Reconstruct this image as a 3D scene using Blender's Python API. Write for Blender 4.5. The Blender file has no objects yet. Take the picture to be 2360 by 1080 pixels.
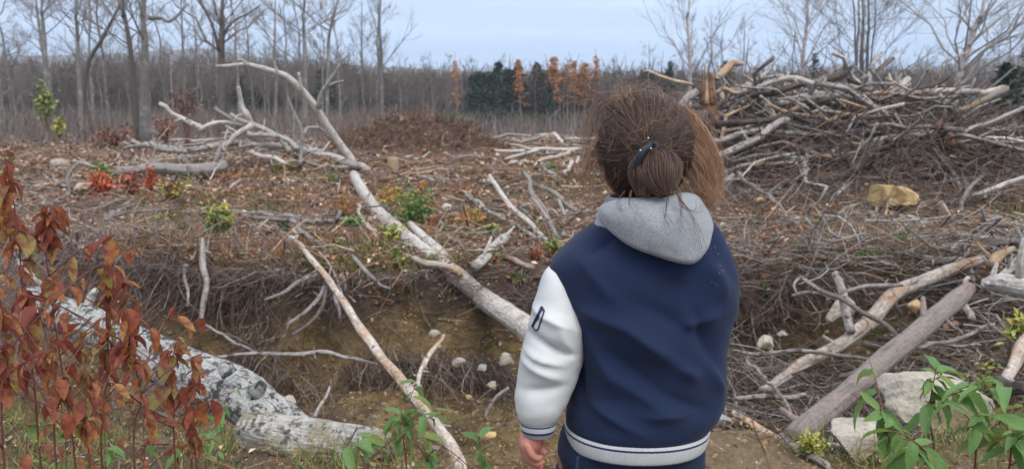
import bpy, bmesh, math, random
import numpy as np
from mathutils import Vector, Matrix
random.seed(7)
RNG = np.random.default_rng(11)
C = bpy.context.scene.collection
SC = bpy.context.scene
# ------------------------------------------------------------------ camera
CAM = np.array([0.0, 0.0, 1.3]); PITCH = math.radians(9.2); FPX = 1750.0
cd = bpy.data.cameras.new('camera'); cam = bpy.data.objects.new('camera', cd); C.objects.link(cam)
cam.location = CAM; cam.rotation_euler = (math.pi/2 - PITCH, 0, 0)
cd.sensor_width = 36; cd.lens = 36*FPX/2360; cd.clip_start = 0.05; cd.clip_end = 4000
cd.dof.use_dof = True; cd.dof.focus_distance = 1.42; cd.dof.aperture_fstop = 6.8
SC.camera = cam
# ------------------------------------------------------------------ sky and sun (overcast)
SUN_EL, SUN_AZ = math.radians(48), math.radians(150)
w = bpy.data.worlds.new('World'); SC.world = w; w.use_nodes = True
nt = w.node_tree; nt.nodes.clear()
def WN(t, **k):
    n = nt.nodes.new(t)
    for a, b in k.items(): setattr(n, a, b)
    return n
sky = WN('ShaderNodeTexSky', sky_type='NISHITA', sun_disc=False); sky.sun_elevation = SUN_EL; sky.sun_rotation = SUN_AZ
tc = WN('ShaderNodeTexCoord'); sep = WN('ShaderNodeSeparateXYZ')
ramp = WN('ShaderNodeValToRGB'); cr = ramp.color_ramp
cr.elements[0].position = 0.0; cr.elements[0].color = (.26, .36, .54, 1)
cr.elements[1].position = 1.0; cr.elements[1].color = (1.05, 1.08, 1.14, 1)
for p, c in ((.045, (.26, .355, .53, 1)), (.10, (.33, .42, .575, 1)), (.2, (.46, .545, .68, 1)), (.5, (.80, .87, .96, 1))):
    e = cr.elements.new(p); e.color = c
mp = WN('ShaderNodeMapping'); mp.inputs['Scale'].default_value = (1.5, 1.5, 22)
ns = WN('ShaderNodeTexNoise'); ns.inputs['Scale'].default_value = 1.3; ns.inputs['Detail'].default_value = 4
mr = WN('ShaderNodeMapRange'); mr.inputs[1].default_value = .3; mr.inputs[2].default_value = .7; mr.inputs[3].default_value = .80; mr.inputs[4].default_value = 1.13
sc1 = WN('ShaderNodeVectorMath', operation='SCALE'); sc2 = WN('ShaderNodeVectorMath', operation='SCALE'); sc2.inputs[3].default_value = 10.0
mx = WN('ShaderNodeMix', data_type='RGBA'); mx.inputs[0].default_value = .9
bg = WN('ShaderNodeBackground'); bg.inputs[1].default_value = 0.1; wo = WN('ShaderNodeOutputWorld')
L = nt.links.new
L(tc.outputs['Generated'], sep.inputs[0]); L(sep.outputs[2], ramp.inputs[0])
L(tc.outputs['Generated'], mp.inputs[0]); L(mp.outputs[0], ns.inputs[0]); L(ns.outputs[0], mr.inputs[0])
L(ramp.outputs[0], sc1.inputs[0]); L(mr.outputs[0], sc1.inputs[3]); L(sc1.outputs[0], sc2.inputs[0])
L(sky.outputs[0], mx.inputs[6]); L(sc2.outputs[0], mx.inputs[7]); L(mx.outputs[2], bg.inputs[0]); L(bg.outputs[0], wo.inputs[0])
sd = bpy.data.lights.new('sun', 'SUN'); sd.energy = 1.1; sd.angle = math.radians(28); sd.color = (1, .96, .9)
sun = bpy.data.objects.new('sun', sd); C.objects.link(sun)
_sv = Vector((math.sin(SUN_AZ)*math.cos(SUN_EL), math.cos(SUN_AZ)*math.cos(SUN_EL), math.sin(SUN_EL)))
sun.rotation_euler = _sv.to_track_quat('Z', 'Y').to_euler(); sun.location = (5, -5, 20)
SC.view_settings.view_transform = 'Standard'; SC.view_settings.look = 'None'; SC.view_settings.gamma = 1
SC.view_settings.use_curve_mapping = False; SC.view_settings.exposure = 1.0
SC.render.engine = 'CYCLES'; SC.cycles.use_denoising = True; SC.cycles.max_bounces = 6
SC.cycles.volume_bounces = 0; SC.cycles.transparent_max_bounces = 6

# ------------------------------------------------------------------ projection helpers
FW = np.array([0, math.cos(PITCH), -math.sin(PITCH)]); UP = np.array([0, math.sin(PITCH), math.cos(PITCH)]); RT = np.array([1., 0, 0])
def ray(px, py): return FW + RT*(px-1180)/FPX + UP*(540-py)/FPX
def A(px, py, Y):                                   # the point at distance Y in front of the viewer
    d = ray(px, py); return CAM + d*(Y/d[1])
def onz(px, py, z):                                 # the point of a level plane at height z
    d = ray(px, py); t = (z-1.3)/min(d[2], -0.012); return CAM + d*t
def depth(P): return float(np.dot(np.asarray(P)-CAM, FW))

# ------------------------------------------------------------------ noise and terrain
def _hash(ix, iy, s):
    n = (ix.astype(np.int64)*374761393 + iy.astype(np.int64)*668265263 + s*974634777) & 0x7fffffff
    n = ((n ^ (n >> 13))*1274126177) & 0x7fffffff
    return ((n ^ (n >> 16)) & 0xffff)/65535.0
def vn(x, y, s=0):
    ix = np.floor(x); iy = np.floor(y); fx = x-ix; fy = y-iy; fx = fx*fx*(3-2*fx); fy = fy*fy*(3-2*fy)
    a = _hash(ix, iy, s); b = _hash(ix+1, iy, s); c = _hash(ix, iy+1, s); d = _hash(ix+1, iy+1, s)
    return (a*(1-fx)+b*fx)*(1-fy)+(c*(1-fx)+d*fx)*fy
def fbm(x, y, s=0, o=4):
    t = 0; a = .5
    for i in range(o): t = t + a*(vn(x*2**i, y*2**i, s+i)-.5); a *= .5
    return t
def sstep(a, b, x): t = np.clip((x-a)/(b-a), 0, 1); return t*t*(3-2*t)
NX = [-9, -3.2, -1.8, -1.0, -.5, -.2, .5, .78, 1.1, 1.35, 2.0, 3.0, 9]; NY = [3.6, 3.2, 2.85, 2.7, 2.65, 2.5, 2.5, 2.95, 3.0, 2.65, 2.9, 3.2, 4.0]
FX = [-9, -4, -2.6, -1, 0, 1.2, 2.6, 4, 7, 12]; FY = [5.6, 5.7, 5.95, 6.05, 6.05, 6.0, 6.1, 5.9, 5.8, 5.8]
def H(x, y):
    x = np.asarray(x, float); y = np.asarray(y, float)
    z = -.026*np.clip(y-35, 0, 75)
    z = z + fbm(x*.35, y*.35, 3)*.30*sstep(5, 12, y)*(1-.4*sstep(40, 80, y))
    z = z + fbm(x*1.7, y*1.7, 9)*.13 + fbm(x*7, y*7, 19, 3)*(.03+.07*sstep(3, 3.5, y)*(1-sstep(6.2, 6.6, y)))*(y < 30)
    wob = fbm(x*1.5, y*1.5, 5)*.5
    yn = np.interp(x, NX, NY); yf = np.interp(x, FX, FY)+wob*1.3
    m = sstep(yn, yn+.75, y)*(1-sstep(yf-.42, yf, y))
    m = m*sstep(-3.5, -2.5, x+wob)*(1-.75*sstep(2.6, 4.2, x))
    z = z - .86*m + m*fbm(x*1.3, y*1.7, 52, 5)*.5
    z = z + .16*(1-sstep(-3.4, -1.6, x))*(1-sstep(6, 9, y))*sstep(2.2, 3.2, y)
    z = z + .05*np.exp(-((y-yf-.35)/.35)**2)*(y > 3)*sstep(-3, 0, x+3)
    e = ((x-5.4)/3.0)**2 + ((y-12.9)/2.3)**2                                   # the soil core of the brush pile
    z = z + 1.15*np.exp(-e**1.6)*(1+.5*fbm(x*.9, y*.9, 31))
    e = ((x+2.95)/2.3)**2 + ((y-23.5)/2.0)**2                                  # dirt mound
    z = z + 1.08*np.exp(-e**1.3)*(1+.8*fbm(x*1.1, y*1.1, 41))
    e = ((x+6.3)/2.2)**2 + ((y-18.0)/1.6)**2
    z = z + .25*np.exp(-e)
    z = z + 1.5*sstep(110, 170, y)*sstep(-400, -40, -np.abs(x))
    return z
def h1(x, y): return float(H(np.array([x]), np.array([y]))[0])

# ------------------------------------------------------------------ mesh helpers
def mk(name, V, F, col=None, uv=None, mats=(), smooth=True, mi=None):
    me = bpy.data.meshes.new(name); V = np.asarray(V, np.float32); F = np.asarray(F, np.int32)
    me.vertices.add(len(V)); me.vertices.foreach_set('co', V.ravel())
    n, k = F.shape
    me.loops.add(n*k); me.loops.foreach_set('vertex_index', F.ravel())
    me.polygons.add(n); me.polygons.foreach_set('loop_start', np.arange(0, n*k, k, dtype=np.int32))
    me.update(calc_edges=True)
    me.polygons.foreach_set('use_smooth', np.full(n, smooth))
    if mi is not None: me.polygons.foreach_set('material_index', np.asarray(mi, np.int32))
    if col is not None:
        ca = me.color_attributes.new('col', 'FLOAT_COLOR', 'POINT')
        c4 = np.ones((len(V), 4), np.float32); c4[:, :3] = col; ca.data.foreach_set('color', c4.ravel())
    if uv is not None:
        ul = me.uv_layers.new(name='UVMap'); ul.data.foreach_set('uv', np.asarray(uv, np.float32)[F.ravel()].ravel())
    for m in mats: me.materials.append(m)
    return me
def link(name, me, parent=None, loc=None, **p):
    o = bpy.data.objects.new(name, me); C.objects.link(o)
    if parent is not None: o.parent = parent
    if loc is not None: o.location = loc
    for k, v in p.items():
        if v: o[k] = v
    return o
def thing(name, label, cat, loc=(0, 0, 0), group=None): return link(name, None, None, loc, label=label, category=cat, group=group)
def merge(parts):                                   # [(V,F)] quads
    Vs, Fs, b = [], [], 0
    for V, F in parts: Vs.append(V); Fs.append(np.asarray(F)+b); b += len(V)
    return np.concatenate(Vs), np.concatenate(Fs)
def resample(P, n):
    P = np.asarray(P, float); m = len(P)
    if m == 2: t = np.linspace(0, 1, n)[:, None]; return P[0]*(1-t)+P[1]*t
    Q = np.vstack([2*P[0]-P[1], P, 2*P[-1]-P[-2]]); u = np.linspace(0, m-1-1e-6, n); i = u.astype(int); t = (u-i)[:, None]
    a, b, c, d = Q[i], Q[i+1], Q[i+2], Q[i+3]
    return .5*((2*b)+(-a+c)*t+(2*a-5*b+4*c-d)*t*t+(-a+3*b-3*c+d)*t**3)
def batch(P, R, s=4, col=None, seed=0):             # many tubes at once: P (N,k,3), R (N,k)
    N, k, _ = P.shape
    T = np.gradient(P, axis=1); T /= np.linalg.norm(T, axis=2, keepdims=True)+1e-9
    r = np.random.default_rng(seed); m = T.mean(1); ref = r.normal(size=(N, 3)); ref -= m*(ref*m).sum(1, keepdims=True)
    U = np.cross(T, ref[:, None, :]); U /= np.linalg.norm(U, axis=2, keepdims=True)+1e-9; W = np.cross(T, U)
    a = np.arange(s)*2*math.pi/s
    V = P[:, :, None, :] + R[:, :, None, None]*(np.cos(a)[None, None, :, None]*U[:, :, None, :]+np.sin(a)[None, None, :, None]*W[:, :, None, :])
    j = np.arange(s); j2 = (j+1) % s; i = np.arange(k-1)
    q = np.stack([i[:, None]*s+j, i[:, None]*s+j2, (i[:, None]+1)*s+j2, (i[:, None]+1)*s+j], -1).reshape(-1, 4)
    F = (np.arange(N)[:, None, None]*(k*s)+q[None]).reshape(-1, 4)
    c = None if col is None else np.repeat(col, k*s, axis=0)
    return V.reshape(-1, 3), F, c
def tube(P, R, s=10, lump=.0, seed=0, cap=True):    # one tube with uv, uneven girth and closed ends
    P = np.asarray(P, float); R = np.asarray(R, float); k = len(P)
    T = np.gradient(P, axis=0); T /= np.linalg.norm(T, axis=1, keepdims=True)+1e-9
    ref = np.array([0, 0, 1.]) if abs(T.mean(0)[2]) < .8*np.linalg.norm(T.mean(0)) else np.array([1., 0, 0])
    U = np.cross(T, ref); U /= np.linalg.norm(U, axis=1, keepdims=True)+1e-9; W = np.cross(T, U)
    a = np.arange(s+1)*2*math.pi/s; L_ = np.concatenate([[0], np.cumsum(np.linalg.norm(np.diff(P, axis=0), axis=1))])
    rr = R[:, None]*np.ones((1, s+1))
    if lump:
        g = fbm(np.cos(a)[None, :]*1.3+L_[:, None]/(R.mean()*3.5)+seed*7.1, np.sin(a)[None, :]*1.3+seed*3.7+0*L_[:, None], seed, 3); rr = rr*(1+lump*2*g)
    V = P[:, None, :]+rr[:, :, None]*(np.cos(a)[None, :, None]*U[:, None, :]+np.sin(a)[None, :, None]*W[:, None, :])
    uv = np.stack([np.broadcast_to(a/(2*math.pi), (k, s+1))*2*math.pi*R.mean(), np.broadcast_to(L_[:, None], (k, s+1))], -1).reshape(-1, 2)
    V = V.reshape(-1, 3); n = s+1; i = np.arange(k-1)[:, None]; j = np.arange(s)
    F = np.stack([i*n+j, i*n+j+1, (i+1)*n+j+1, (i+1)*n+j], -1).reshape(-1, 4)
    if cap:
        b = len(V); V = np.vstack([V, P[:1]-T[:1]*R[0]*.15, P[-1:]+T[-1:]*R[-1]*.25]); uv = np.vstack([uv, [[0, 0], [0, L_[-1]]]])
        h = np.arange(0, s, 2); h2 = np.minimum(h+2, s)
        F = np.vstack([F, np.stack([h2, h+1, h, np.full_like(h, b)], 1), np.stack([(k-1)*n+h, (k-1)*n+h+1, (k-1)*n+h2, np.full_like(h, b+1)], 1)])
    return V, F, uv

# ------------------------------------------------------------------ materials
def newmat(name):
    m = bpy.data.materials.new(name); m.use_nodes = True; n = m.node_tree.nodes; b = n['Principled BSDF']
    return m, m.node_tree, b
def nn(t, kind, **k):
    x = t.nodes.new(kind)
    for a, v in k.items():
        if a in ('Scale', 'Detail', 'Roughness', 'Distortion', 'Strength', 'Distance', 'W', 'Randomness'): x.inputs[a].default_value = v
        else: setattr(x, a, v)
    return x
def mixc(t, fac, a, b, bt='MIX'):
    m = nn(t, 'ShaderNodeMix', data_type='RGBA', blend_type=bt)
    for s, v in ((m.inputs[0], fac), (m.inputs[6], a), (m.inputs[7], b)):
        if isinstance(v, (int, float)): s.default_value = v
        elif isinstance(v, tuple): s.default_value = (*v, 1)
        else: t.links.new(v, s)
    return m.outputs[2]
def rng_(t, v, a, b, c=0., d=1.):
    m = nn(t, 'ShaderNodeMapRange'); t.links.new(v, m.inputs[0])
    for i, q in enumerate((a, b, c, d)): m.inputs[i+1].default_value = q
    return m.outputs[0]
def tex(t, co, scale, stretch=None, detail=5, kind='ShaderNodeTexNoise', rough=.6, out=0):
    x = nn(t, kind, Scale=scale)
    if kind == 'ShaderNodeTexNoise': x.inputs['Detail'].default_value = detail; x.inputs['Roughness'].default_value = rough
    if stretch:
        p = nn(t, 'ShaderNodeMapping'); p.inputs['Scale'].default_value = stretch; t.links.new(co, p.inputs[0]); co = p.outputs[0]
    t.links.new(co, x.inputs['Vector']); return x.outputs[out]
def bump(t, b, h, s, d):
    x = nn(t, 'ShaderNodeBump', Strength=s, Distance=d); t.links.new(h, x.inputs['Height']); t.links.new(x.outputs[0], b.inputs['Normal'])
def bark(name, c1, c2, dark, spots=.5, rough=.85, bs=.6, third=None, scale=1.0):
    m, t, b = newmat(name); co = nn(t, 'ShaderNodeTexCoord'); uv = co.outputs['UV']; ob = co.outputs['Object']
    g = tex(t, uv, 1, (60*scale, 7*scale, 1)); p = tex(t, ob, 9*scale, detail=6, rough=.7); q = tex(t, ob, 38*scale, detail=4)
    c = mixc(t, rng_(t, g, .35, .65), c1, c2)
    if third: c = mixc(t, rng_(t, tex(t, ob, 4*scale, detail=5), .5, .58), c, third)
    c = mixc(t, rng_(t, p, spots, spots+.06), c, dark)
    c = mixc(t, rng_(t, q, .38, .7, 0, .6), c, dark); c = mixc(t, rng_(t, tex(t, uv, 1, (34*scale, 3.2*scale, 1), detail=6), .56, .66, 0, .75), c, dark)
    oi = nn(t, 'ShaderNodeObjectInfo'); hs = nn(t, 'ShaderNodeHueSaturation'); t.links.new(rng_(t, oi.outputs['Random'], 0, 1, .75, 1.25), hs.inputs['Value']); t.links.new(c, hs.inputs['Color'])
    t.links.new(hs.outputs[0], b.inputs['Base Color']); b.inputs['Roughness'].default_value = rough
    ad = nn(t, 'ShaderNodeMath', operation='ADD'); t.links.new(g, ad.inputs[0]); t.links.new(p, ad.inputs[1]); bump(t, b, ad.outputs[0], min(1, bs*1.3), .03)
    return m
M = {}
M['grey'] = bark('weathered_grey_wood', (.40, .365, .335), (.25, .22, .20), (.08, .065, .056), .55)
M['pale'] = bark('bleached_wood', (.60, .55, .50), (.42, .37, .33), (.14, .11, .09), .58)
M['brown'] = bark('brown_bark', (.17, .135, .115), (.25, .205, .18), (.06, .045, .04), .58, third=(.30, .27, .25))
M['dark'] = bark('dark_bark', (.085, .066, .056), (.135, .108, .092), (.035, .028, .024), .58)
M['tan'] = bark('peeled_tan_wood', (.50, .35, .22), (.36, .22, .12), (.14, .085, .05), .62, third=(.42, .37, .33))
M['orange'] = bark('torn_orange_wood', (.30, .15, .085), (.19, .085, .05), (.07, .04, .03), .55)
M['birch'] = bark('birch_bark', (.60, .53, .47), (.44, .35, .29), (.10, .075, .06), .57, third=(.45, .30, .20))
M['bigbirch'] = bark('blotched_birch_bark', (.66, .64, .61), (.46, .44, .42), (.06, .055, .05), .50, bs=1., scale=2.6)
M['mossy'] = bark('lichened_bark', (.42, .38, .28), (.30, .25, .17), (.09, .075, .06), .54, bs=1., third=(.55, .52, .48), scale=1.4)
M['trunk'] = bark('grey_trunk_bark', (.20, .18, .165), (.135, .12, .11), (.07, .06, .055), .6, third=(.26, .25, .235))
M['smooth'] = bark('brown_smooth_bark', (.20, .165, .145), (.26, .22, .195), (.09, .07, .06), .64, third=(.27, .20, .17), bs=.4)
def vcmat(name, rough=.9, sc=30, lo=.7, hi=1.25, sub=False, spec=.3):
    m, t, b = newmat(name); at = nn(t, 'ShaderNodeAttribute', attribute_name='col'); co = nn(t, 'ShaderNodeTexCoord')
    hs = nn(t, 'ShaderNodeHueSaturation'); t.links.new(rng_(t, tex(t, co.outputs['Object'], sc, detail=3), .3, .7, lo, hi), hs.inputs['Value'])
    t.links.new(at.outputs['Color'], hs.inputs['Color']); t.links.new(hs.outputs[0], b.inputs['Base Color']); b.inputs['Roughness'].default_value = rough
    b.inputs['Specular IOR Level'].default_value = spec
    return m
M['litter'] = vcmat('wood_litter'); M['foliage'] = vcmat('small_foliage', .6, 12)
def plain(name, c, rough=.8, sc=40, v=.25, bs=0, d=.002, c2=None, spec=.4, stretch=None):
    m, t, b = newmat(name); co = nn(t, 'ShaderNodeTexCoord'); n = tex(t, co.outputs['Object'], sc, stretch)
    c2 = c2 or tuple(x*(1-v) for x in c); t.links.new(mixc(t, rng_(t, n, .35, .65), c, c2), b.inputs['Base Color'])
    b.inputs['Roughness'].default_value = rough; b.inputs['Specular IOR Level'].default_value = spec
    if bs: bump(t, b, n, bs, d)
    return m
def stonemat(name, c, c2, c3):
    c, c2, c3 = (tuple(v*.95 for v in q) for q in (c, c2, c3))
    m, t, b = newmat(name); co = nn(t, 'ShaderNodeTexCoord').outputs['Object']
    a = mixc(t, rng_(t, tex(t, co, 6, detail=7, rough=.7), .42, .58), c, c2); a = mixc(t, rng_(t, tex(t, co, 2.6, detail=6), .53, .62), a, c3)
    a = mixc(t, rng_(t, tex(t, co, 60, detail=3), .3, .6, .35, 0), a, (.08, .07, .06))
    t.links.new(a, b.inputs['Base Color']); b.inputs['Roughness'].default_value = .9; bump(t, b, tex(t, co, 22, detail=7, rough=.7), .8, .02)
    return m
M['stone'] = stonemat('pale_stone', (.46, .41, .33), (.34, .30, .24), (.24, .18, .10))
M['stone_grey'] = stonemat('grey_stone', (.34, .33, .32), (.25, .24, .23), (.16, .13, .10))
M['stone_ochre'] = stonemat('ochre_stone', (.56, .40, .18), (.44, .29, .12), (.26, .15, .06))
M['stone_white'] = stonemat('white_stone', (.62, .60, .57), (.45, .43, .40), (.30, .27, .23))
def groundmat():
    m, t, b = newmat('clearing_ground'); g = nn(t, 'ShaderNodeNewGeometry'); P = g.outputs['Position']
    sp = nn(t, 'ShaderNodeSeparateXYZ'); t.links.new(P, sp.inputs[0]); sn = nn(t, 'ShaderNodeSeparateXYZ'); t.links.new(g.outputs['Normal'], sn.inputs[0])
    at = nn(t, 'ShaderNodeAttribute', attribute_name='col'); sc = nn(t, 'ShaderNodeSeparateColor'); t.links.new(at.outputs['Color'], sc.inputs[0])
    f = tex(t, P, 26, detail=6, rough=.75); c_ = tex(t, P, 5, detail=7, rough=.7); big = tex(t, P, .55, detail=5, rough=.6)
    lit = mixc(t, rng_(t, f, .38, .62), (.085, .056, .043), (.24, .17, .135))
    lit = mixc(t, rng_(t, c_, .38, .62), lit, (.18, .105, .07)); lit = mixc(t, rng_(t, c_, .60, .70), lit, (.36, .23, .14))
    lit = mixc(t, rng_(t, big, .50, .60, 0, .7), lit, (.26, .12, .05)); lit = mixc(t, rng_(t, tex(t, P, .8, detail=5), .53, .63, 0, .65), lit, (.10, .11, .035))
    soil = mixc(t, rng_(t, c_, .40, .58), (.37, .26, .125), (.17, .105, .05)); soil = mixc(t, rng_(t, f, .52, .75), soil, (.36, .27, .15))
    soil = mixc(t, rng_(t, tex(t, P, 2.2, detail=6, rough=.7), .52, .62, 0, .75), soil, (.075, .06, .03))
    sand = mixc(t, rng_(t, f, .35, .65), (.34, .245, .14), (.21, .145, .085)); sand = mixc(t, rng_(t, tex(t, P, 90, detail=4), .55, .7), sand, (.42, .36, .27)); sand = mixc(t, rng_(t, c_, .55, .66, 0, .6), sand, (.18, .10, .05))
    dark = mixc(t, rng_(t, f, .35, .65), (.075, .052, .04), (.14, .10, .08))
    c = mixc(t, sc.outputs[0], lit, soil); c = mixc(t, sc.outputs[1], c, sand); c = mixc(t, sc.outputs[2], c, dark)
    t.links.new(c, b.inputs['Base Color']); b.inputs['Roughness'].default_value = .95; b.inputs['Specular IOR Level'].default_value = .2
    ad = nn(t, 'ShaderNodeMath', operation='ADD'); t.links.new(f, ad.inputs[0]); t.links.new(c_, ad.inputs[1]); bump(t, b, ad.outputs[0], 1., .07)
    return m
M['ground'] = groundmat()

# ------------------------------------------------------------------ ground
ys = np.concatenate([np.linspace(-8, 1.8, 30)[:-1], np.arange(1.8, 8, .035), 8*np.exp(np.linspace(0, math.log(950/8), 260))])
ts = np.linspace(-1.35, 1.35, 420)
wy = np.where(ys < 5, 7.0, ys+2.0)
X = ts[None, :]*wy[:, None]; Y = np.broadcast_to(ys[:, None], X.shape); Z = H(X, Y)
yf = np.interp(X, FX, FY); yn = np.interp(X, NX, NY)
msoil = np.clip((-Z-.12)/.2, 0, 1)*(Y > 2.3)*(Y < 8)
msand = (1-sstep(-.1, .15, np.abs(X-.75)-1.05))*sstep(-1, 0, Y)*(1-sstep(3.3, 3.8, Y))
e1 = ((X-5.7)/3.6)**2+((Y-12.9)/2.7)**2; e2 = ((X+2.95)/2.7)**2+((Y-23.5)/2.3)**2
mdark = np.clip(np.exp(-e1**2)*1.1+np.exp(-e2**2)*.7+.9*sstep(-.75, -.45, Y-yf+fbm(X*3, Y*3, 15)*.3)*(1-sstep(.0, .25, Y-yf))*(Z < -.02)*sstep(-.55, -.22, Z+fbm(X*2.5, Y*2.5, 16)*.5), 0, 1)  # last term paints shade under the rim roots into the upper bank's colour
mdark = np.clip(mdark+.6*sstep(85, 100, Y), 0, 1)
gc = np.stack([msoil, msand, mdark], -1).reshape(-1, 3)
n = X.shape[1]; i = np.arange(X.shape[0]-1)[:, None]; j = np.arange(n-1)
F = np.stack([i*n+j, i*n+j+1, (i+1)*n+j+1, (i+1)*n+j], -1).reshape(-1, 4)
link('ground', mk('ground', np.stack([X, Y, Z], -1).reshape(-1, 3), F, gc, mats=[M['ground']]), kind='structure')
# forested hills far off
def hill(name, x0, x1, y0, prof, seed, c1, c2):
    nx, ny = 420, 60; xs = np.linspace(x0, x1, nx); v = np.linspace(0, 1, ny)
    top = np.interp(xs, [p[0] for p in prof], [p[1] for p in prof])
    X = np.broadcast_to(xs, (ny, nx)); Y = y0+v[:, None]*220+0*X; Z = -3+(top+3)[None, :]*np.sin(v[:, None]*math.pi/2)
    Z = Z + fbm(X/14, Y/14, seed, 4)*6*v[:, None]+np.abs(fbm(X/4, Y/5, seed+9, 3))*7*v[:, None]
    i = np.arange(ny-1)[:, None]; j = np.arange(nx-1); F = np.stack([i*nx+j, i*nx+j+1, (i+1)*nx+j+1, (i+1)*nx+j], -1).reshape(-1, 4)
    m = plain(name+'_woods', c1, 1, .06, c2=c2, bs=.8, d=2, spec=.1)
    link(name, mk(name, np.stack([X, Y, Z], -1).reshape(-1, 3), F, mats=[m]), kind='structure')
hill('hill', -640, 120, 620, [(-640, 55), (-420, 60), (-330, 66), (-240, 52), (-120, 46), (0, 38), (120, 20)], 3, (.13, .10, .095), (.07, .08, .06))
hill('hill', 150, 760, 600, [(150, 10), (300, 38), (420, 44), (560, 62), (760, 80)], 8, (.13, .10, .085), (.06, .075, .05))
# ------------------------------------------------------------------ trees
def bare_tree(seed, ht, r0, lean=0., first=.3, nl=14, up=.75, spread=.33, tw=.006, path=None, nb=6, nt=7):
    """trunk as (V,F,uv) and crown sticks; branches rise at a slant from the trunk and fork twice"""
    r = np.random.default_rng(seed)
    if path is None:
        t = np.linspace(0, 1, 7); path = np.stack([lean*ht*t**1.4+r.normal(0, .012*ht, 7)*t, r.normal(0, .012*ht, 7)*t, ht*t], 1)
    P = resample(path, 18); R = r0*(1-np.linspace(0, 1, 18))**.75+.012; R[0] *= 1.25
    tr = tube(P, R, 8, .06, seed)
    def along(t): k = np.clip(t*17, 0, 16.99); i = k.astype(int); f = (k-i)[:, None]; return P[i]*(1-f)+P[i+1]*f
    def kids(O, D, Ln, R0, n, sp, k=4, lift=.25, lo=.25):
        N = len(O)*n; idx = np.repeat(np.arange(len(O)), n); t = r.uniform(lo, 1, N)
        return idx, t
    t1 = np.sort(r.uniform(first, .98, nl)); O = along(t1); az = r.uniform(0, 2*math.pi, nl)
    el = up*(.6+.5*r.uniform(size=nl)); L1 = ht*spread*(1.15-t1)*r.uniform(.6, 1.2, nl)+.3
    D = np.stack([np.cos(az)*np.cos(el), np.sin(az)*np.cos(el), np.sin(el)], 1)
    def grow(O, D, Ln, r0, k):
        s = np.linspace(0, 1, k); N = len(O); w = r.normal(0, .06, (N, k, 3))*s[None, :, None]
        P_ = O[:, None, :]+D[:, None, :]*(Ln[:, None]*s)[:, :, None]+w*Ln[:, None, None]
        P_[:, :, 2] += .14*Ln[:, None]*s[None, :]**2
        R_ = r0[:, None]*(1-.8*s[None, :]); return P_, R_
    out = []
    rr = r0*.38*(1.1-t1); P1, R1 = grow(O, D, L1, rr, 6); out.append((P1, R1, 5))
    def fork(P_, R_, Ln, D, n, fr, sp, k, rmin):
        N = len(P_)*n; idx = np.repeat(np.arange(len(P_)), n); t = r.uniform(.25, 1, N); kk = P_.shape[1]-1
        q = np.clip(t*kk, 0, kk-.01); i = q.astype(int); f = (q-i)[:, None]; O2 = P_[idx, i]*(1-f)+P_[idx, i+1]*f
        D2 = D[idx]+r.normal(0, sp, (N, 3)); D2[:, 2] += .15; D2 /= np.linalg.norm(D2, axis=1, keepdims=True)
        L2 = Ln[idx]*fr*r.uniform(.5, 1.2, N)*(1.2-.5*t); r2 = np.maximum(R_[idx, i]*.6, rmin)
        P2, R2 = grow(O2, D2, L2, r2, k); return P2, R2, L2, D2
    P2, R2, L2, D2 = fork(P1, R1, L1, D, nb, .5, .5, 4, tw*1.3); out.append((P2, R2, 3))
    P3, R3, L3, D3 = fork(P2, R2, L2, D2, nt, .55, .6, 3, tw); out.append((P3, R3, 3))
    return tr, out
def crown_mesh(name, out, mat):
    parts = []
    for i, (P, R, s) in enumerate(out): V, F, _ = batch(P, R, s, seed=i); parts.append((V, F))
    V, F = merge(parts); return mk(name, V, F, mats=[mat])
M['twigs'] = plain('twig_bark', (.20, .17, .155), .95, 3, .35, spec=.2)
M['twigs_red'] = plain('reddish_twig_bark', (.19, .135, .12), .95, 3, .3, spec=.2)
M['twigs_pale'] = plain('pale_twig_bark', (.34, .31, .29), .95, 3, .35, spec=.2)
M['ftrunk'] = plain('far_trunk_bark', (.20, .17, .15), .95, 1.5, .4, spec=.2)
M['fbirch'] = plain('far_birch_bark', (.44, .41, .385), .9, 3, c2=(.26, .24, .23), spec=.2, stretch=(1, 1, 4))
def variant(seed, ht, r0, mt, mc, **k):
    k.setdefault('nt', 8); (V, F, uv), out = bare_tree(seed, ht, r0, **k); return mk('trunk', V, F, uv=uv, mats=[mt]), crown_mesh('crown', out, mc)
def put_tree(tm, cm, x, y, label, group, name='bare_tree', s=1., rz=None, cat='tree', dz=0):
    t = thing(name, label, cat, (x, y, h1(x, y)-.05+dz), group)
    t.rotation_euler = (random.gauss(0, .03), random.gauss(0, .03), random.uniform(0, 6.28) if rz is None else rz); t.scale = (s, s, s*random.uniform(.92, 1.08))
    link('trunk', tm, t); link('crown', cm, t); return t
FARV = [variant(100+i, 9.5, .10, M['ftrunk'] if i != 3 else M['fbirch'], (M['twigs'], M['twigs_red'])[i % 2], first=.35, nl=14, up=1.0, spread=.27, tw=.014, nb=6, nt=7) for i in range(7)]
MIDV = [variant(200+i, 13, .13, M['trunk'], (M['twigs'], M['twigs'], M['twigs_red'])[i % 3], first=.2, nl=18, up=.85, spread=.3, tw=.008, nb=7, nt=9) for i in range(5)]
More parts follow.
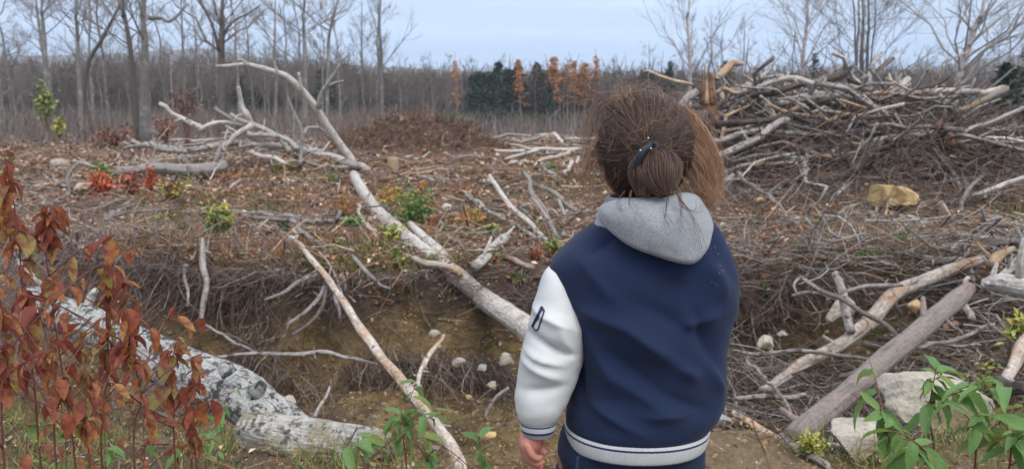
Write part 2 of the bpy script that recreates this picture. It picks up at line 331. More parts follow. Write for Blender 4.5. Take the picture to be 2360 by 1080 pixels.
# conifers: whorls of drooping boughs carrying needle sprays
def conifer(seed, ht, rad, c, bare=.08, dens=1., leafr=.0, pw=.85):
    r = np.random.default_rng(seed); P = np.stack([r.normal(0, .03, 8), r.normal(0, .03, 8), np.linspace(0, ht, 8)], 1)
    V, F, uv = tube(P, np.linspace(ht*.012+.02, .01, 8), 6, .05, seed); tm = mk('trunk', V, F, uv=uv, mats=[M['trunk']])
    nb = int(95*dens); z = bare*ht+(1-bare)*ht*np.sqrt(r.uniform(0, 1, nb))*.98; z = np.where(r.uniform(size=nb) < .5, z, bare*ht+(1-bare)*ht*r.uniform(0, 1, nb))
    az = r.uniform(0, 6.28, nb); ln = rad*((ht*1.02-z)/((1-bare)*ht))**pw*r.uniform(.35, 1.25, nb)+.08
    k = 14; s = r.uniform(.1, 1, (nb, k)); lat = r.normal(0, .16, (nb, k))*ln[:, None]*(1.1-s)
    cx = np.cos(az)[:, None]*s*ln[:, None]-np.sin(az)[:, None]*lat; cy = np.sin(az)[:, None]*s*ln[:, None]+np.cos(az)[:, None]*lat
    cz = z[:, None]-.32*ln[:, None]*s+.12*ln[:, None]*s**2+r.normal(0, .06, (nb, k))
    Cn = np.stack([cx, cy, cz], -1).reshape(-1, 3); N = len(Cn); sz = rad*.13*r.uniform(.5, 1.3, N)+leafr
    d = r.normal(size=(N, 3)); d[:, 2] = d[:, 2]*.4-.35; d /= np.linalg.norm(d, axis=1, keepdims=True); e = np.cross(d, r.normal(size=(N, 3))); e /= np.linalg.norm(e, axis=1, keepdims=True)
    V = np.stack([Cn, Cn+d*sz[:, None]*.7+e*sz[:, None]*.35, Cn+d*sz[:, None]*1.6, Cn+d*sz[:, None]*.7-e*sz[:, None]*.35], 1).reshape(-1, 3)
    F = np.arange(N*4).reshape(-1, 4); col = np.repeat(np.array(c)[None]*r.uniform(.55, 1.5, (N, 1)), 4, axis=0)
    return tm, mk('crown', V, F, col, mats=[M['foliage']], smooth=False)
SPR = [conifer(300+i, 9, 2.0+.25*i, (.030, .044, .028), dens=2.0, pw=(.85, .6, .95, .7)[i]) for i in range(4)]
LAR = [conifer(320+i, 10.5, 1.15+.2*i, (.42, .19, .06), bare=.42, dens=.85+.25*i, pw=.42) for i in range(3)]
r = random.Random(5)
# the treeline on the far side of the clearing
gB = 'bare trees of the far treeline'
for k in range(285):
    px = r.uniform(-120, 2480); y = r.uniform(93, 128) if k > 120 else r.uniform(93, 104)
    x = (px-1180)/FPX*y
    v = FARV[r.randrange(7)]; s = r.uniform(.78, 1.08)*(1.12 if px < 800 else .92)
    pale = FARV.index(v) == 3
    put_tree(*v, x, y, 'slender pale-trunked bare birch standing in the dense treeline across the clearing' if pale else 'slender grey-brown leafless hardwood standing in the dense treeline across the clearing', 'pale birches of the far treeline' if pale else gB, s=s)
for k in range(64):
    px = r.choice([r.uniform(1085, 1200), r.uniform(1090, 1180), r.uniform(1200, 1340), r.uniform(1440, 1580), r.uniform(500, 1090), r.uniform(0, 2360), r.uniform(1700, 2360)]); y = r.uniform(91, 120); x = (px-1180)/FPX*y
    put_tree(*SPR[r.randrange(4)], x, y, 'dark green spruce standing in the far treeline', 'spruces of the far treeline', 'spruce_tree', s=r.uniform(.6, .93))
for k in range(44):
    px = (1086+6.0*k if k < 20 else 1200+11*(k-20) if k < 34 else 1470+13*(k-34))+r.uniform(-4, 4); y = 93+r.uniform(0, 12)
    put_tree(*SPR[r.randrange(4)], (px-1180)/FPX*y, y, ('dark spruce in the dense evergreen clump around the tallest spruce of the treeline' if k < 20 else 'dark spruce standing among the orange tamaracks of the far treeline' if k < 34 else 'dark far spruce seen between the child and the torn red stump'), ('evergreen clump', 'spruces among the tamaracks', 'spruces right of the child')[(k > 19)+(k > 33)]+' of the far treeline', 'spruce_tree', s=r.uniform(.72, .98))
for px, py, lab in ((1143, 133, 'tallest dark spruce with a pointed tip in the far treeline'),):
    y = 92; x = (px-1180)/FPX*y; put_tree(*SPR[0], x, y, lab, None, 'spruce_tree', s=(1.3+y*math.tan(math.atan((540-py)/FPX)-PITCH)+1.6)/9)
for i, (px, py, lab) in enumerate(((1055, 140, 'dull orange tamarack left of the tall spruces in the far treeline'), (1204, 140, 'orange tamarack just right of the tall spruces in the far treeline'),
        (1276, 133, 'brightest and widest orange tamarack in the middle of the far treeline'), (1306, 147, 'small orange tamarack between two taller ones in the far treeline'),
        (1325, 140, 'twin-like left orange tamarack nearest to the child\'s head in the treeline'), (1343, 136, 'orange tamarack directly above left edge of the child\'s hair'),
        (1368, 134, 'narrow yellow-orange tamarack above the child\'s head in the treeline'), (1180, 205, 'low orange tamarack crown half hidden among the far spruces'), (268, 150, 'small rusty orange tree on the left part of the far treeline'))):
    y = 91+i; x = (px-1180)/FPX*y; put_tree(*LAR[i % 3], x, y, lab, 'orange tamaracks of the far treeline', 'tamarack_tree', s=(1.3+y*math.tan(math.atan((540-py)/FPX)-PITCH)+1.6)/10.4)
# the wood behind, one mass of stems and twigs
N = 15000; y = RNG.uniform(100, 190, N); x = RNG.uniform(-.78, .78, N)*y; z = H(x, y); hh = RNG.uniform(5, 9.3, N)*(1+.0022*(y-100))*np.where(x/y < -.2, 1.08, .93)
s = np.array([0, .5, 1.]); P = np.stack([x, y, z], 1)[:, None, :]+np.stack([RNG.normal(0, .4, (N, 3))*s, RNG.normal(0, .4, (N, 3))*s, hh[:, None]*s], -1)
R = RNG.uniform(.05, .12, N)[:, None]*np.array([1, .7, .2]); c = np.array([[.17, .14, .12]])*RNG.uniform(.5, 1.5, (N, 1))
c[RNG.uniform(size=N) < .10] *= 1.7
V1, F1, c1 = batch(P, R, 3, c)
N = 120000; y = 97+93*RNG.uniform(0, 1, N)**1.6; x = RNG.uniform(-.78, .78, N)*y; z = H(x, y)+RNG.uniform(.0, 1, N)**.75*8.4*np.where(x/y < -.2, 1.08, .93); d = RNG.normal(size=(N, 3)); d[:, 2] = np.abs(d[:, 2])*1.5; ln = RNG.uniform(.5, 1.6, N)
P = np.stack([x, y, z], 1)[:, None, :]+d[:, None, :]*(ln[:, None]*np.array([0, .9]))[:, :, None]*.6
R = np.full((N, 2), .045)*np.array([1, .5]); pc = np.array([[.15, .11, .09], [.14, .12, .11], [.05, .06, .032], [.20, .12, .08]]); c = pc[RNG.choice(4, N, p=[.45, .3, .15, .10])]*RNG.uniform(.6, 1.4, (N, 1))
V2, F2, c2 = batch(P, R, 3, c)
V, F = merge([(V1, F1), (V2, F2)]); link('far_woods', mk('far_woods', V, F, np.concatenate([c1, c2]), mats=[M['litter']]), kind='stuff', label='dense leafless wood fading behind the far treeline', category='wood')
# middle distance, left and right
_ord = ['first', 'second', 'third', 'fourth', 'fifth', 'sixth', 'seventh', 'eighth', 'ninth', 'tenth', 'eleventh', 'twelfth', 'thirteenth', 'fourteenth', 'fifteenth', 'sixteenth', 'seventeenth', 'eighteenth', 'nineteenth', 'twentieth', 'twenty-first', 'twenty-second', 'twenty-third', 'twenty-fourth', 'twenty-fifth']
for k, (px, y, sc_) in enumerate(sorted([(20, 40, 1), (55, 52, .9), (140, 46, .9), (225, 55, .95), (262, 48, .8), (395, 52, .8), (430, 62, 1), (470, 55, .75), (560, 48, .8), (598, 58, .9), (640, 50, .85), (668, 44, .7), (712, 60, .9), (745, 66, 1), (790, 58, .75), (845, 62, .85),
        (872, 56, .8), (925, 68, .65), (980, 70, .58), (1005, 74, .62), (-30, 38, 1), (1055, 78, .55), (8, 60, 1), (345, 60, .9), (515, 66, .9)])):
    put_tree(*MIDV[k % 5], (px-1180)/FPX*y, y, _ord[k]+' thin leafless tree from the left edge in the open wood behind the grey heap', 'thin bare trees left of the clearing', s=sc_*r.uniform(.85, 1.05))
for k, (px, y, sc_) in enumerate(sorted([(1495, 62, .72), (1540, 70, .6), (1585, 50, .7), (1620, 60, .72), (1655, 52, .6), (1700, 58, .72), (1730, 74, .6), (1770, 66, .5), (1830, 62, .55), (1905, 72, .6), (1930, 60, .55), (2020, 64, .6), (2050, 58, .58), (2085, 66, .6), (2110, 60, .55), (2160, 52, .5), (2290, 48, .62), (2340, 56, .65), (2300, 64, .6)])):
    put_tree(*MIDV[(k*3+1) % 5], (px-1180)/FPX*y, y, _ord[k]+' thin leafless tree to the right of the child, rising behind the brush pile', 'thin bare trees behind the brush pile', s=sc_*r.uniform(.85, 1.05))
def hero(label, pxs, D, w, mt, mc, seed, branches=(), name='bare_tree', ht=13, **k):
    """a standing tree whose trunk is traced; it goes on above the frame"""
    pts = [A(a, b, D) for a, b in pxs]; x0, y0 = pts[0][0], D; z0 = h1(x0, y0)-.05
    base = np.array([x0, y0, z0]); P = [base-base]+[p-base for p in pts[1:]] if pts[0][2] < z0+.6 else [base-base]+[p-base for p in pts]
    top = P[-1]; d = (P[-1]-P[-2]); d /= np.linalg.norm(d)
    if top[2] < ht: P.append(top+np.array([d[0]*.8, .2, 1])*(ht-top[2]))
    (V, F, uv), out = bare_tree(seed, max(ht, 3), w/2*D/FPX, path=np.array(P), **k)
    t = thing(name, label, 'tree', base); link('trunk', mk('trunk', V, F, uv=uv, mats=[mt]), t)
    if out: link('crown', crown_mesh('crown', out, mc), t)
    for i, (bp, bw) in enumerate(branches):
        Q = resample([A(a, b, D-.15)-base for a, b in bp], 12); V, F, uv = tube(Q, np.linspace(bw/2*D/FPX, bw/5*D/FPX, 12), 7, .15, seed+i)
        link('limb', mk('limb', V, F, uv=uv, mats=[mt]), t)
    return t
hero('broad pale grey standing trunk with one dark crooked limb to its right', [(334, 322), (333, 200), (334, 100), (331, 0)], 30, 25, M['trunk'], M['twigs'], 1, [(((343, 42), (372, 42), (388, 50), (410, 35), (432, 8)), 10)], first=.5, nl=10, name='standing_trunk')
hero('dark slim trunk close on the left of the broad pale grey trunk', [(318, 320), (309, 200), (300, 110), (286, 30), (284, 0)], 31, 14, M['dark'], M['twigs'], 2, first=.35)
hero('slim dark leaning tree crossing behind the broad grey trunk to the left', [(185, 300), (200, 160), (236, 90), (275, 15), (283, 0)], 38, 10, M['dark'], M['twigs'], 3, first=.3, nl=14)
hero('slim straight grey tree second from the left edge', [(106, 300), (104, 130), (98, 40), (97, 0)], 36, 10, M['trunk'], M['twigs'], 4, first=.3)
hero('slim upright grey tree between the leaning tree and the left edge', [(190, 318), (180, 130), (178, 60), (177, 0)], 34, 10, M['trunk'], M['twigs'], 5, first=.3)
hero('dark stout forked tree against the sky left of the fallen leaning trunk', [(508, 300), (510, 140), (512, 60), (513, 0)], 36, 19, M['dark'], M['twigs'], 6, [(((506, 118), (490, 60), (470, 20), (458, 0)), 8), (((516, 75), (540, 48), (575, 30), (600, 12)), 6)], first=.25, nl=18)
hero('thin grey tree above the tip of the leaning dead trunk', [(705, 300), (703, 130), (700, 60), (702, 0)], 40, 10, M['trunk'], M['twigs'], 7, first=.2)
hero('thin tree bending right beside the open sky', [(752, 300), (756, 120), (763, 60), (780, 0)], 42, 8, M['trunk'], M['twigs'], 8, first=.25)
hero('upright slim tree last before the open sky on the left', [(880, 300), (878, 130), (874, 60), (877, 0)], 46, 9, M['trunk'], M['twigs'], 9, first=.2, spread=.22)
hero('slender white birch left of the torn red stump', [(1588, 300), (1590, 200), (1590, 120), (1584, 40), (1590, 0)], 34, 9, M['fbirch'], M['twigs_pale'], 10, first=.12, up=1., spread=.25, nl=20)
hero('white birch with fanning branches rising from the middle of the brush pile', [(1846, 300), (1850, 150), (1858, 70), (1862, 0)], 34, 10, M['fbirch'], M['twigs_pale'], 11, first=.12, up=1.05, spread=.3, nl=24)
hero('large pale birch with spreading limbs behind the right end of the brush pile', [(2195, 300), (2210, 175), (2235, 100), (2256, 40), (2268, 0)], 26, 20, M['fbirch'], M['twigs_pale'], 12, [(((2232, 105), (2265, 75), (2320, 30), (2365, 0)), 9), (((2240, 70), (2215, 40), (2180, 20)), 6), (((2256, 40), (2285, 12), (2310, -20)), 7)], first=.2, nl=22, spread=.36, nt=8)
for i, (a, b, c_) in enumerate(((1972, 1979, 9), (1986, 1988, 12), (1998, 2001, 9), (1975, 1966, 6), (2004, 2018, 5))):
    hero(('leftmost straight stem', 'thickest stem', 'right straight stem', 'slim stem leaning left', 'slim stem leaning right')[i]+' of the close grey clump behind the brush pile', [(a, 300), (a, 200), ((a+b)/2, 100), (b, 0)], 29+.2*i, c_, M['trunk'], M['twigs'], 20+i, first=.3, nl=8)
put_tree(*conifer(340, 5.2, .9, (.03, .042, .026)), (1857-1180)/FPX*50, 50, 'lone dark spruce seen behind the white birch of the brush pile', None, 'spruce_tree', s=1.)
put_tree(*conifer(341, 4.6, 1.1, (.022, .034, .022), dens=2.2), (2368-1180)/FPX*25, 25, 'near dark spruce cut off by the right edge', None, 'spruce_tree', s=1.)
put_tree(*conifer(342, 3.6, 1.3, (.03, .045, .025), dens=2), (2300-1180)/FPX*33, 33, 'low dark spruce behind the right end of the brush pile', None, 'spruce_tree', s=1.)
put_tree(*conifer(343, 7, 1.3, (.03, .045, .026), dens=1.3), (1535-1180)/FPX*70, 70, 'dark spruce rising between the child and the torn red stump', None, 'spruce_tree', s=1.)
# scrub at the wood's edge
def sticks(N, x, y, z, d, ln, r0, col, k=3, s=3, bend=.12, seed=0):
    rr = np.random.default_rng(seed); t = np.linspace(0, 1, k); d = d/np.linalg.norm(d, axis=1, keepdims=True)
    P = np.stack([x, y, z], 1)[:, None, :]+d[:, None, :]*(ln[:, None]*t)[:, :, None]+rr.normal(0, bend, (N, 1, 3))*(np.sin(t*math.pi)[None, :, None])*ln[:, None, None]
    return batch(P, r0[:, None]*(1-.6*t)[None, :], s, col, seed)
def pick(pal, N, lo=.6, hi=1.4, p=None): pal = np.array(pal); return pal[RNG.choice(len(pal), N, p=p)]*RNG.uniform(lo, hi, (N, 1))
N = 26000; y = RNG.uniform(28, 97, N)**1.0; x = RNG.uniform(-.78, .78, N)*y; keep = (x/y < -.17)|(RNG.uniform(size=N) < .35)|(y > 75); keep &= ~((y < 60) & (x/y > -.14) & (x/y < .2)); x = x[keep]; y = y[keep]; N = len(x); d = RNG.normal(0, .35, (N, 3)); d[:, 2] = 1; ln = RNG.uniform(.5, 2.6, N)*np.clip(y/55, .5, 1.2)
V, F, c = sticks(N, x, y, H(x, y)-.05, d, ln, RNG.uniform(.008, .03, N)*np.clip(y/50, .6, 1.5), pick([[.20, .16, .145], [.15, .12, .11], [.26, .23, .21], [.22, .11, .07], [.10, .10, .05]], N, p=[.35, .25, .2, .1, .1]), bend=.08, seed=5)
link('brushwood', mk('brushwood', V, F, c, mats=[M['litter']]), kind='stuff', label='thin bare saplings and brush along the edge of the wood', category='brushwood')
# ------------------------------------------------------------------ litter of the clearing (nobody could count it)
PAL = [[.28, .22, .18], [.20, .135, .105], [.13, .08, .06], [.46, .40, .34], [.40, .26, .16], [.25, .12, .065], [.08, .052, .04]]
def field(N, y0, y1, pw=1.0, t0=-.80, t1=.80):
    u = RNG.uniform(size=N)
    if pw == 1.0: y = y0*(y1/y0)**u
    else: y = (y0**(1-pw)+u*(y1**(1-pw)-y0**(1-pw)))**(1/(1-pw))
    return RNG.uniform(t0, t1, N)*(y+.6), y
def clump(x, y, s, th, keep=.35): k = (fbm(x*s, y*s, 90+int(s*10), 3) > th)|(RNG.uniform(size=len(x)) < keep); return x[k], y[k]
def lay(N, x, y, lmin, lmax, rmin, rmax, tilt, pal, p, seed, lift=.0, k=3, pw=2.0):
    d = RNG.normal(size=(N, 3)); d[:, 2] *= tilt; ln = lmin+(lmax-lmin)*RNG.uniform(size=N)**pw; z = H(x, y)+RNG.uniform(0, 1, N)*lift
    return sticks(N, x, y, z+.01, d, ln, RNG.uniform(rmin, rmax, N), pick(pal, N, p=p), k=k, bend=.07, seed=seed)
parts = []
def add(q): parts.append(q)
def flush(name, label, cat, mat='litter'):
    V, F = merge([(a, b) for a, b, _ in parts]); c = np.concatenate([c for _, _, c in parts]); parts.clear()
    return link(name, mk(name, V, F, c, mats=[M[mat]]), kind='stuff', label=label, category=cat)
PP = [.2, .24, .2, .09, .11, .08, .08]
x, y = clump(*field(42000, 5.9, 40, 1.5), .9, .0); add(lay(len(x), x, y, .05, .42, .002, .007, .25, PAL, PP, 1, .06))
x, y = clump(*field(9000, 12, 60, 1.2), .4, .03, .25); add(lay(len(x), x, y, .3, 1.2, .006, .018, .25, PAL, PP, 2, .12))
x, y = field(1500, 6.0, 12, 1.3); add(lay(len(x), x, y, .3, .9, .004, .012, .3, PAL, PP, 3, .1))
x, y = field(3000, 2.0, 6.3, 1.0); add(lay(len(x), x, y, .03, .2, .001, .004, .2, PAL, PP, 4, .01))
flush('twig_litter', 'brown and grey twigs strewn all over the cleared ground', 'twigs')
# wood chips and dead leaves
def flakes(x, y, smin, smax, pal, p, asp=.5, lift=.04, tilt=.5):
    N = len(x); c = np.stack([x, y, H(x, y)+.01+RNG.uniform(0, lift, N)], 1); s = (smin+(smax-smin)*RNG.uniform(size=N)**2)*np.clip(y/9, .8, 3)
    n = RNG.normal(size=(N, 3))*tilt; n[:, 2] = 1; n /= np.linalg.norm(n, axis=1, keepdims=True); u = np.cross(n, RNG.normal(size=(N, 3))); u /= np.linalg.norm(u, axis=1, keepdims=True); v = np.cross(n, u)
    s = s[:, None]; V = np.stack([c-u*s, c-v*s*asp+n*s*.25, c+u*s, c+v*s*asp+n*s*.25], 1).reshape(-1, 3)
    return V, np.arange(N*4).reshape(-1, 4), np.repeat(pick(pal, N, p=p), 4, axis=0)
x, y = clump(*field(120000, 5.9, 60, 1.45), 1.3, .02, .4); add(flakes(x, y, .008, .045, [[.46, .32, .23], [.30, .17, .10], [.21, .12, .08], [.52, .45, .37], [.15, .09, .07]], [.17, .26, .27, .07, .23], lift=.07, tilt=.8))
x, y = field(20000, 1.5, 6.3, .3); add(flakes(x, y, .005, .022, [[.36, .26, .15], [.28, .17, .08], [.18, .11, .06], [.40, .34, .26]], [.15, .35, .42, .08]))
flush('fallen_leaves', 'dead brown leaves and pale wood chips scattered over the ground', 'leaves')
# low rusty heath and moss in patches
x, y = field(80000, 6.0, 32, 1.5); m = fbm(x*.75+3, y*.75, 77, 4); k = m > .03; x = x[k]; y = y[k]; m = m[k]; N = len(x)
d = RNG.normal(0, .55, (N, 3)); d[:, 2] = 1; rust = fbm(x*.8, y*.8, 88) > -.02
c = np.where(rust[:, None], pick([[.30, .13, .035], [.24, .09, .03], [.34, .19, .06], [.20, .14, .04]], N), pick([[.10, .13, .03], [.16, .17, .045], [.07, .10, .03], [.26, .15, .05]], N))
add(sticks(N, x, y, H(x, y), d, RNG.uniform(.03, .13, N), RNG.uniform(.004, .009, N)*np.clip(y/9, 1, 2), c, k=2, seed=8))
flush('ground_cover', 'low rust-orange and green heath in patches on the clearing', 'heath', 'foliage')
# overhanging fringe of roots at the far rim of the pit
N = 8500; x = RNG.uniform(-3.4, 2.8, N); yf_ = np.interp(x, FX, FY); y = yf_+RNG.uniform(-.20, .22, N); z = H(x, np.maximum(y, yf_+.05))+.02-RNG.uniform(0, .12, N)
d = RNG.normal(0, .55, (N, 3)); d[:, 1] -= .7; d[:, 2] -= RNG.uniform(-.2, 1.7, N); d[:, 2] = np.minimum(d[:, 2], .08); N0 = N
dens = fbm(x*1.1, x*0+2, 55) > -.16; k = dens; x, y, z, d = x[k], y[k], z[k], d[k]; N = len(x)
add(sticks(N, x, y, z, d, .10+.45*RNG.uniform(size=N)**1.5, RNG.uniform(.0012, .0045, N), pick([[.12, .085, .07], [.17, .12, .10], [.08, .055, .045], [.27, .22, .19]], N, p=[.35, .3, .25, .1]), k=4, bend=.12, seed=9))
N = 4200; x = RNG.uniform(-4.2, 2.6, N); yf_ = np.interp(x, FX, FY); y = yf_+RNG.uniform(-.2, .25, N); z = H(x, np.maximum(y, yf_+.05)); d = RNG.normal(0, .8, (N, 3)); d[:, 2] = RNG.uniform(-.6, .22, N); d[:, 1] -= .3
add(sticks(N, x, y, z, d, .05+.28*RNG.uniform(size=N), RNG.uniform(.001, .004, N), pick([[.14, .095, .08], [.20, .14, .12], [.10, .07, .06], [.30, .26, .24]], N, p=[.35, .3, .25, .1]), k=3, bend=.12, seed=10))
x = RNG.uniform(-3.2, 2.4, 2600); y = np.interp(x, FX, FY)+RNG.uniform(-.1, .5, 2600); d = RNG.normal(0, .5, (2600, 3)); d[:, 2] = 1
kk = fbm(x*1.6, y*1.6, 71) > .03; x, y, d = x[kk], y[kk], d[kk]; add(sticks(len(x), x, y, H(x, y), d, RNG.uniform(.03, .12, len(x)), RNG.uniform(.003, .006, len(x)), pick([[.30, .13, .04], [.14, .18, .05], [.26, .16, .06]], len(x)), k=2, seed=19))
flush('root_fringe', 'dark fine roots and heath overhanging the far rim of the pit', 'roots')
# torn root masses lying on the bank and floor of the pit
for cx, cy, wx, wy, n, dx, dz in ((-1.35, 4.9, .34, .16, 520, -.8, -.1), (-.85, 5.6, .42, .12, 620, .1, -.9), (-2.0, 5.6, .5, .14, 500, -.2, -.8), (-.25, 5.55, .35, .12, 420, .3, -.9), (-1.7, 4.3, .3, .2, 220, .7, 0), (1.55, 5.5, .4, .15, 300, 0, -.7)):
    x = RNG.normal(cx, wx*.5, n); y = RNG.normal(cy, wy*.6, n); z = H(x, y)+RNG.uniform(.0, .16, n)+(.12 if dz < -.5 else 0); d = RNG.normal(0, .5, (n, 3)); d[:, 0] += dx; d[:, 2] += dz; d[:, 1] -= .35
    add(sticks(n, x, y, z, d, RNG.uniform(.08, .42, n), RNG.uniform(.0012, .005, n), pick([[.11, .075, .06], [.18, .13, .11], [.08, .05, .04], [.30, .25, .21]], n, p=[.35, .3, .2, .15]), k=5, bend=.16, seed=int(cx*10+99)))
flush('root_mass', 'torn dark root clumps lying on the bank and floor of the pit', 'roots')
# crumbled soil in the pit
N = 20000; x = RNG.uniform(-3.2, 3.6, N); y = 2.6+3.6*RNG.uniform(size=N)**.8; kk = (H(x, y) < -.12)|(RNG.uniform(size=N) < .12); x, y = x[kk], y[kk]; N = len(x); s_ = .005+.015*RNG.uniform(size=N)**3
add(sticks(N, x, y, H(x, y)-s_*.3, RNG.normal(size=(N, 3)), s_*1.8, s_, pick([[.31, .22, .11], [.22, .15, .07], [.15, .10, .05], [.38, .32, .23], [.28, .26, .23]], N, p=[.3, .32, .26, .06, .06]), k=3, s=5, bend=.2, seed=20))
flush('soil_crumbs', 'crumbled ochre soil and grit lying over the floor and bank of the pit', 'soil')
N = 5000; x = RNG.uniform(-3, 2.8, N); y = RNG.uniform(3.3, 6.1, N); kk = fbm(x*1.9, y*1.9, 61) > .09; x, y = x[kk], y[kk]; N = len(x); d = RNG.normal(0, .6, (N, 3)); d[:, 2] = 1
add(sticks(N, x, y, H(x, y), d, RNG.uniform(.015, .05, N), RNG.uniform(.002, .004, N), pick([[.10, .14, .04], [.16, .17, .05], [.07, .09, .03], [.24, .17, .06]], N), k=2, seed=22))
flush('moss', 'mossy green tufts dotting the soil of the pit', 'moss', 'foliage')
# brush tangle lying in the right half of the pit
N = 4800; x = 1.25+3.0*RNG.uniform(size=N); y = RNG.uniform(3.2, 6.6, N); z = H(x, y)+RNG.uniform(0, 1, N)**1.5*.38*sstep(1.2, 2.0, x); d = RNG.normal(size=(N, 3)); d[:, 2] *= .3
add(sticks(N, x, y, z, d, .12+.75*RNG.uniform(size=N)**2, RNG.uniform(.002, .008, N), pick([[.24, .21, .19], [.16, .13, .11], [.33, .30, .28], [.10, .08, .065], [.26, .17, .12]], N), k=4, bend=.1, seed=12))
N = 2200; x = -2.9+4.2*RNG.uniform(size=N); y = RNG.uniform(3.4, 6.3, N); z = H(x, y)+.01; d = RNG.normal(size=(N, 3)); d[:, 2] *= .2
add(sticks(N, x, y, z, d, .06+.45*RNG.uniform(size=N)**2, RNG.uniform(.001, .004, N), pick([[.22, .18, .15], [.13, .10, .08], [.30, .24, .20]], N), k=4, bend=.12, seed=13))
N = 2400; x = RNG.uniform(-3.9, -1.0, N); y = RNG.uniform(3.4, 6.5, N); kk = (y > 4.0+(x+3.9)*-.0) & (x < -2.1+.3*(y-5)); x = x[kk]; y = y[kk]; N = len(x); d = RNG.normal(0, .7, (N, 3)); d[:, 2] = np.abs(d[:, 2])+.3
add(sticks(N, x, y, H(x, y), d, RNG.uniform(.1, .55, N), RNG.uniform(.0015, .005, N), pick([[.24, .20, .19], [.17, .13, .12], [.30, .25, .24], [.20, .11, .08]], N), k=4, bend=.1, seed=14))
flush('brush_tangle', 'tangle of thin dead branches lying in the pit', 'brush')
# pile: the thin stuff packed between its logs
N = 9500; x = RNG.uniform(2.2, 9.2, N); y = RNG.uniform(10.4, 14.6, N); e = ((x-5.5)/3.3)**2+((y-12.6)/2.4)**2; k = (e < 1)&(RNG.uniform(size=N) < .8); x = x[k]; y = y[k]; e = e[k]; N = len(x)
z = H(x, y)+RNG.uniform(-.05, 1, N)*.42*np.sqrt(1-e); d = RNG.normal(size=(N, 3)); d[:, 0] *= 1.3; d[:, 2] *= .6
add(sticks(N, x, y, z, d, .2+1.3*RNG.uniform(size=N)**2.2, RNG.uniform(.004, .016, N), pick([[.18, .14, .12], [.12, .085, .07], [.28, .24, .21], [.08, .055, .045], [.28, .16, .10]], N, p=[.28, .30, .12, .22, .08]), k=4, bend=.07, seed=15))
N = 2600; x = RNG.uniform(2.7, 10.4, N); y = RNG.uniform(9.6, 11.6, N); z = H(x, y)+RNG.uniform(0, .15, N); d = RNG.normal(size=(N, 3)); d[:, 2] = RNG.uniform(-.1, .9, N)
add(sticks(N, x, y, z, d, .1+.7*RNG.uniform(size=N)**2, RNG.uniform(.003, .009, N), pick([[.20, .16, .14], [.11, .085, .07], [.30, .27, .25], [.16, .10, .075]], N), k=4, bend=.14, seed=16))
flush('brush_pile_twigs', 'dark mass of twigs and roots filling the big brush pile', 'brush')
# dirt mound roots
N = 5200; x = RNG.uniform(-5.8, -.2, N); y = RNG.uniform(21.0, 25.5, N); e = ((x+2.95)/2.7)**2+((y-23.5)/2.3)**2; k = e < 1; x = x[k]; y = y[k]; N = len(x); d = RNG.normal(0, .7, (N, 3)); d[:, 2] = RNG.uniform(-.2, 1, N)
add(sticks(N, x, y, H(x, y), d, RNG.uniform(.1, .55, N), RNG.uniform(.006, .018, N), pick([[.16, .09, .065], [.10, .06, .045], [.22, .13, .09], [.28, .22, .19]], N, p=[.35, .3, .25, .1]), k=3, seed=17))
flush('mound_roots', 'reddish brown roots and stubble covering the dirt mound', 'roots')

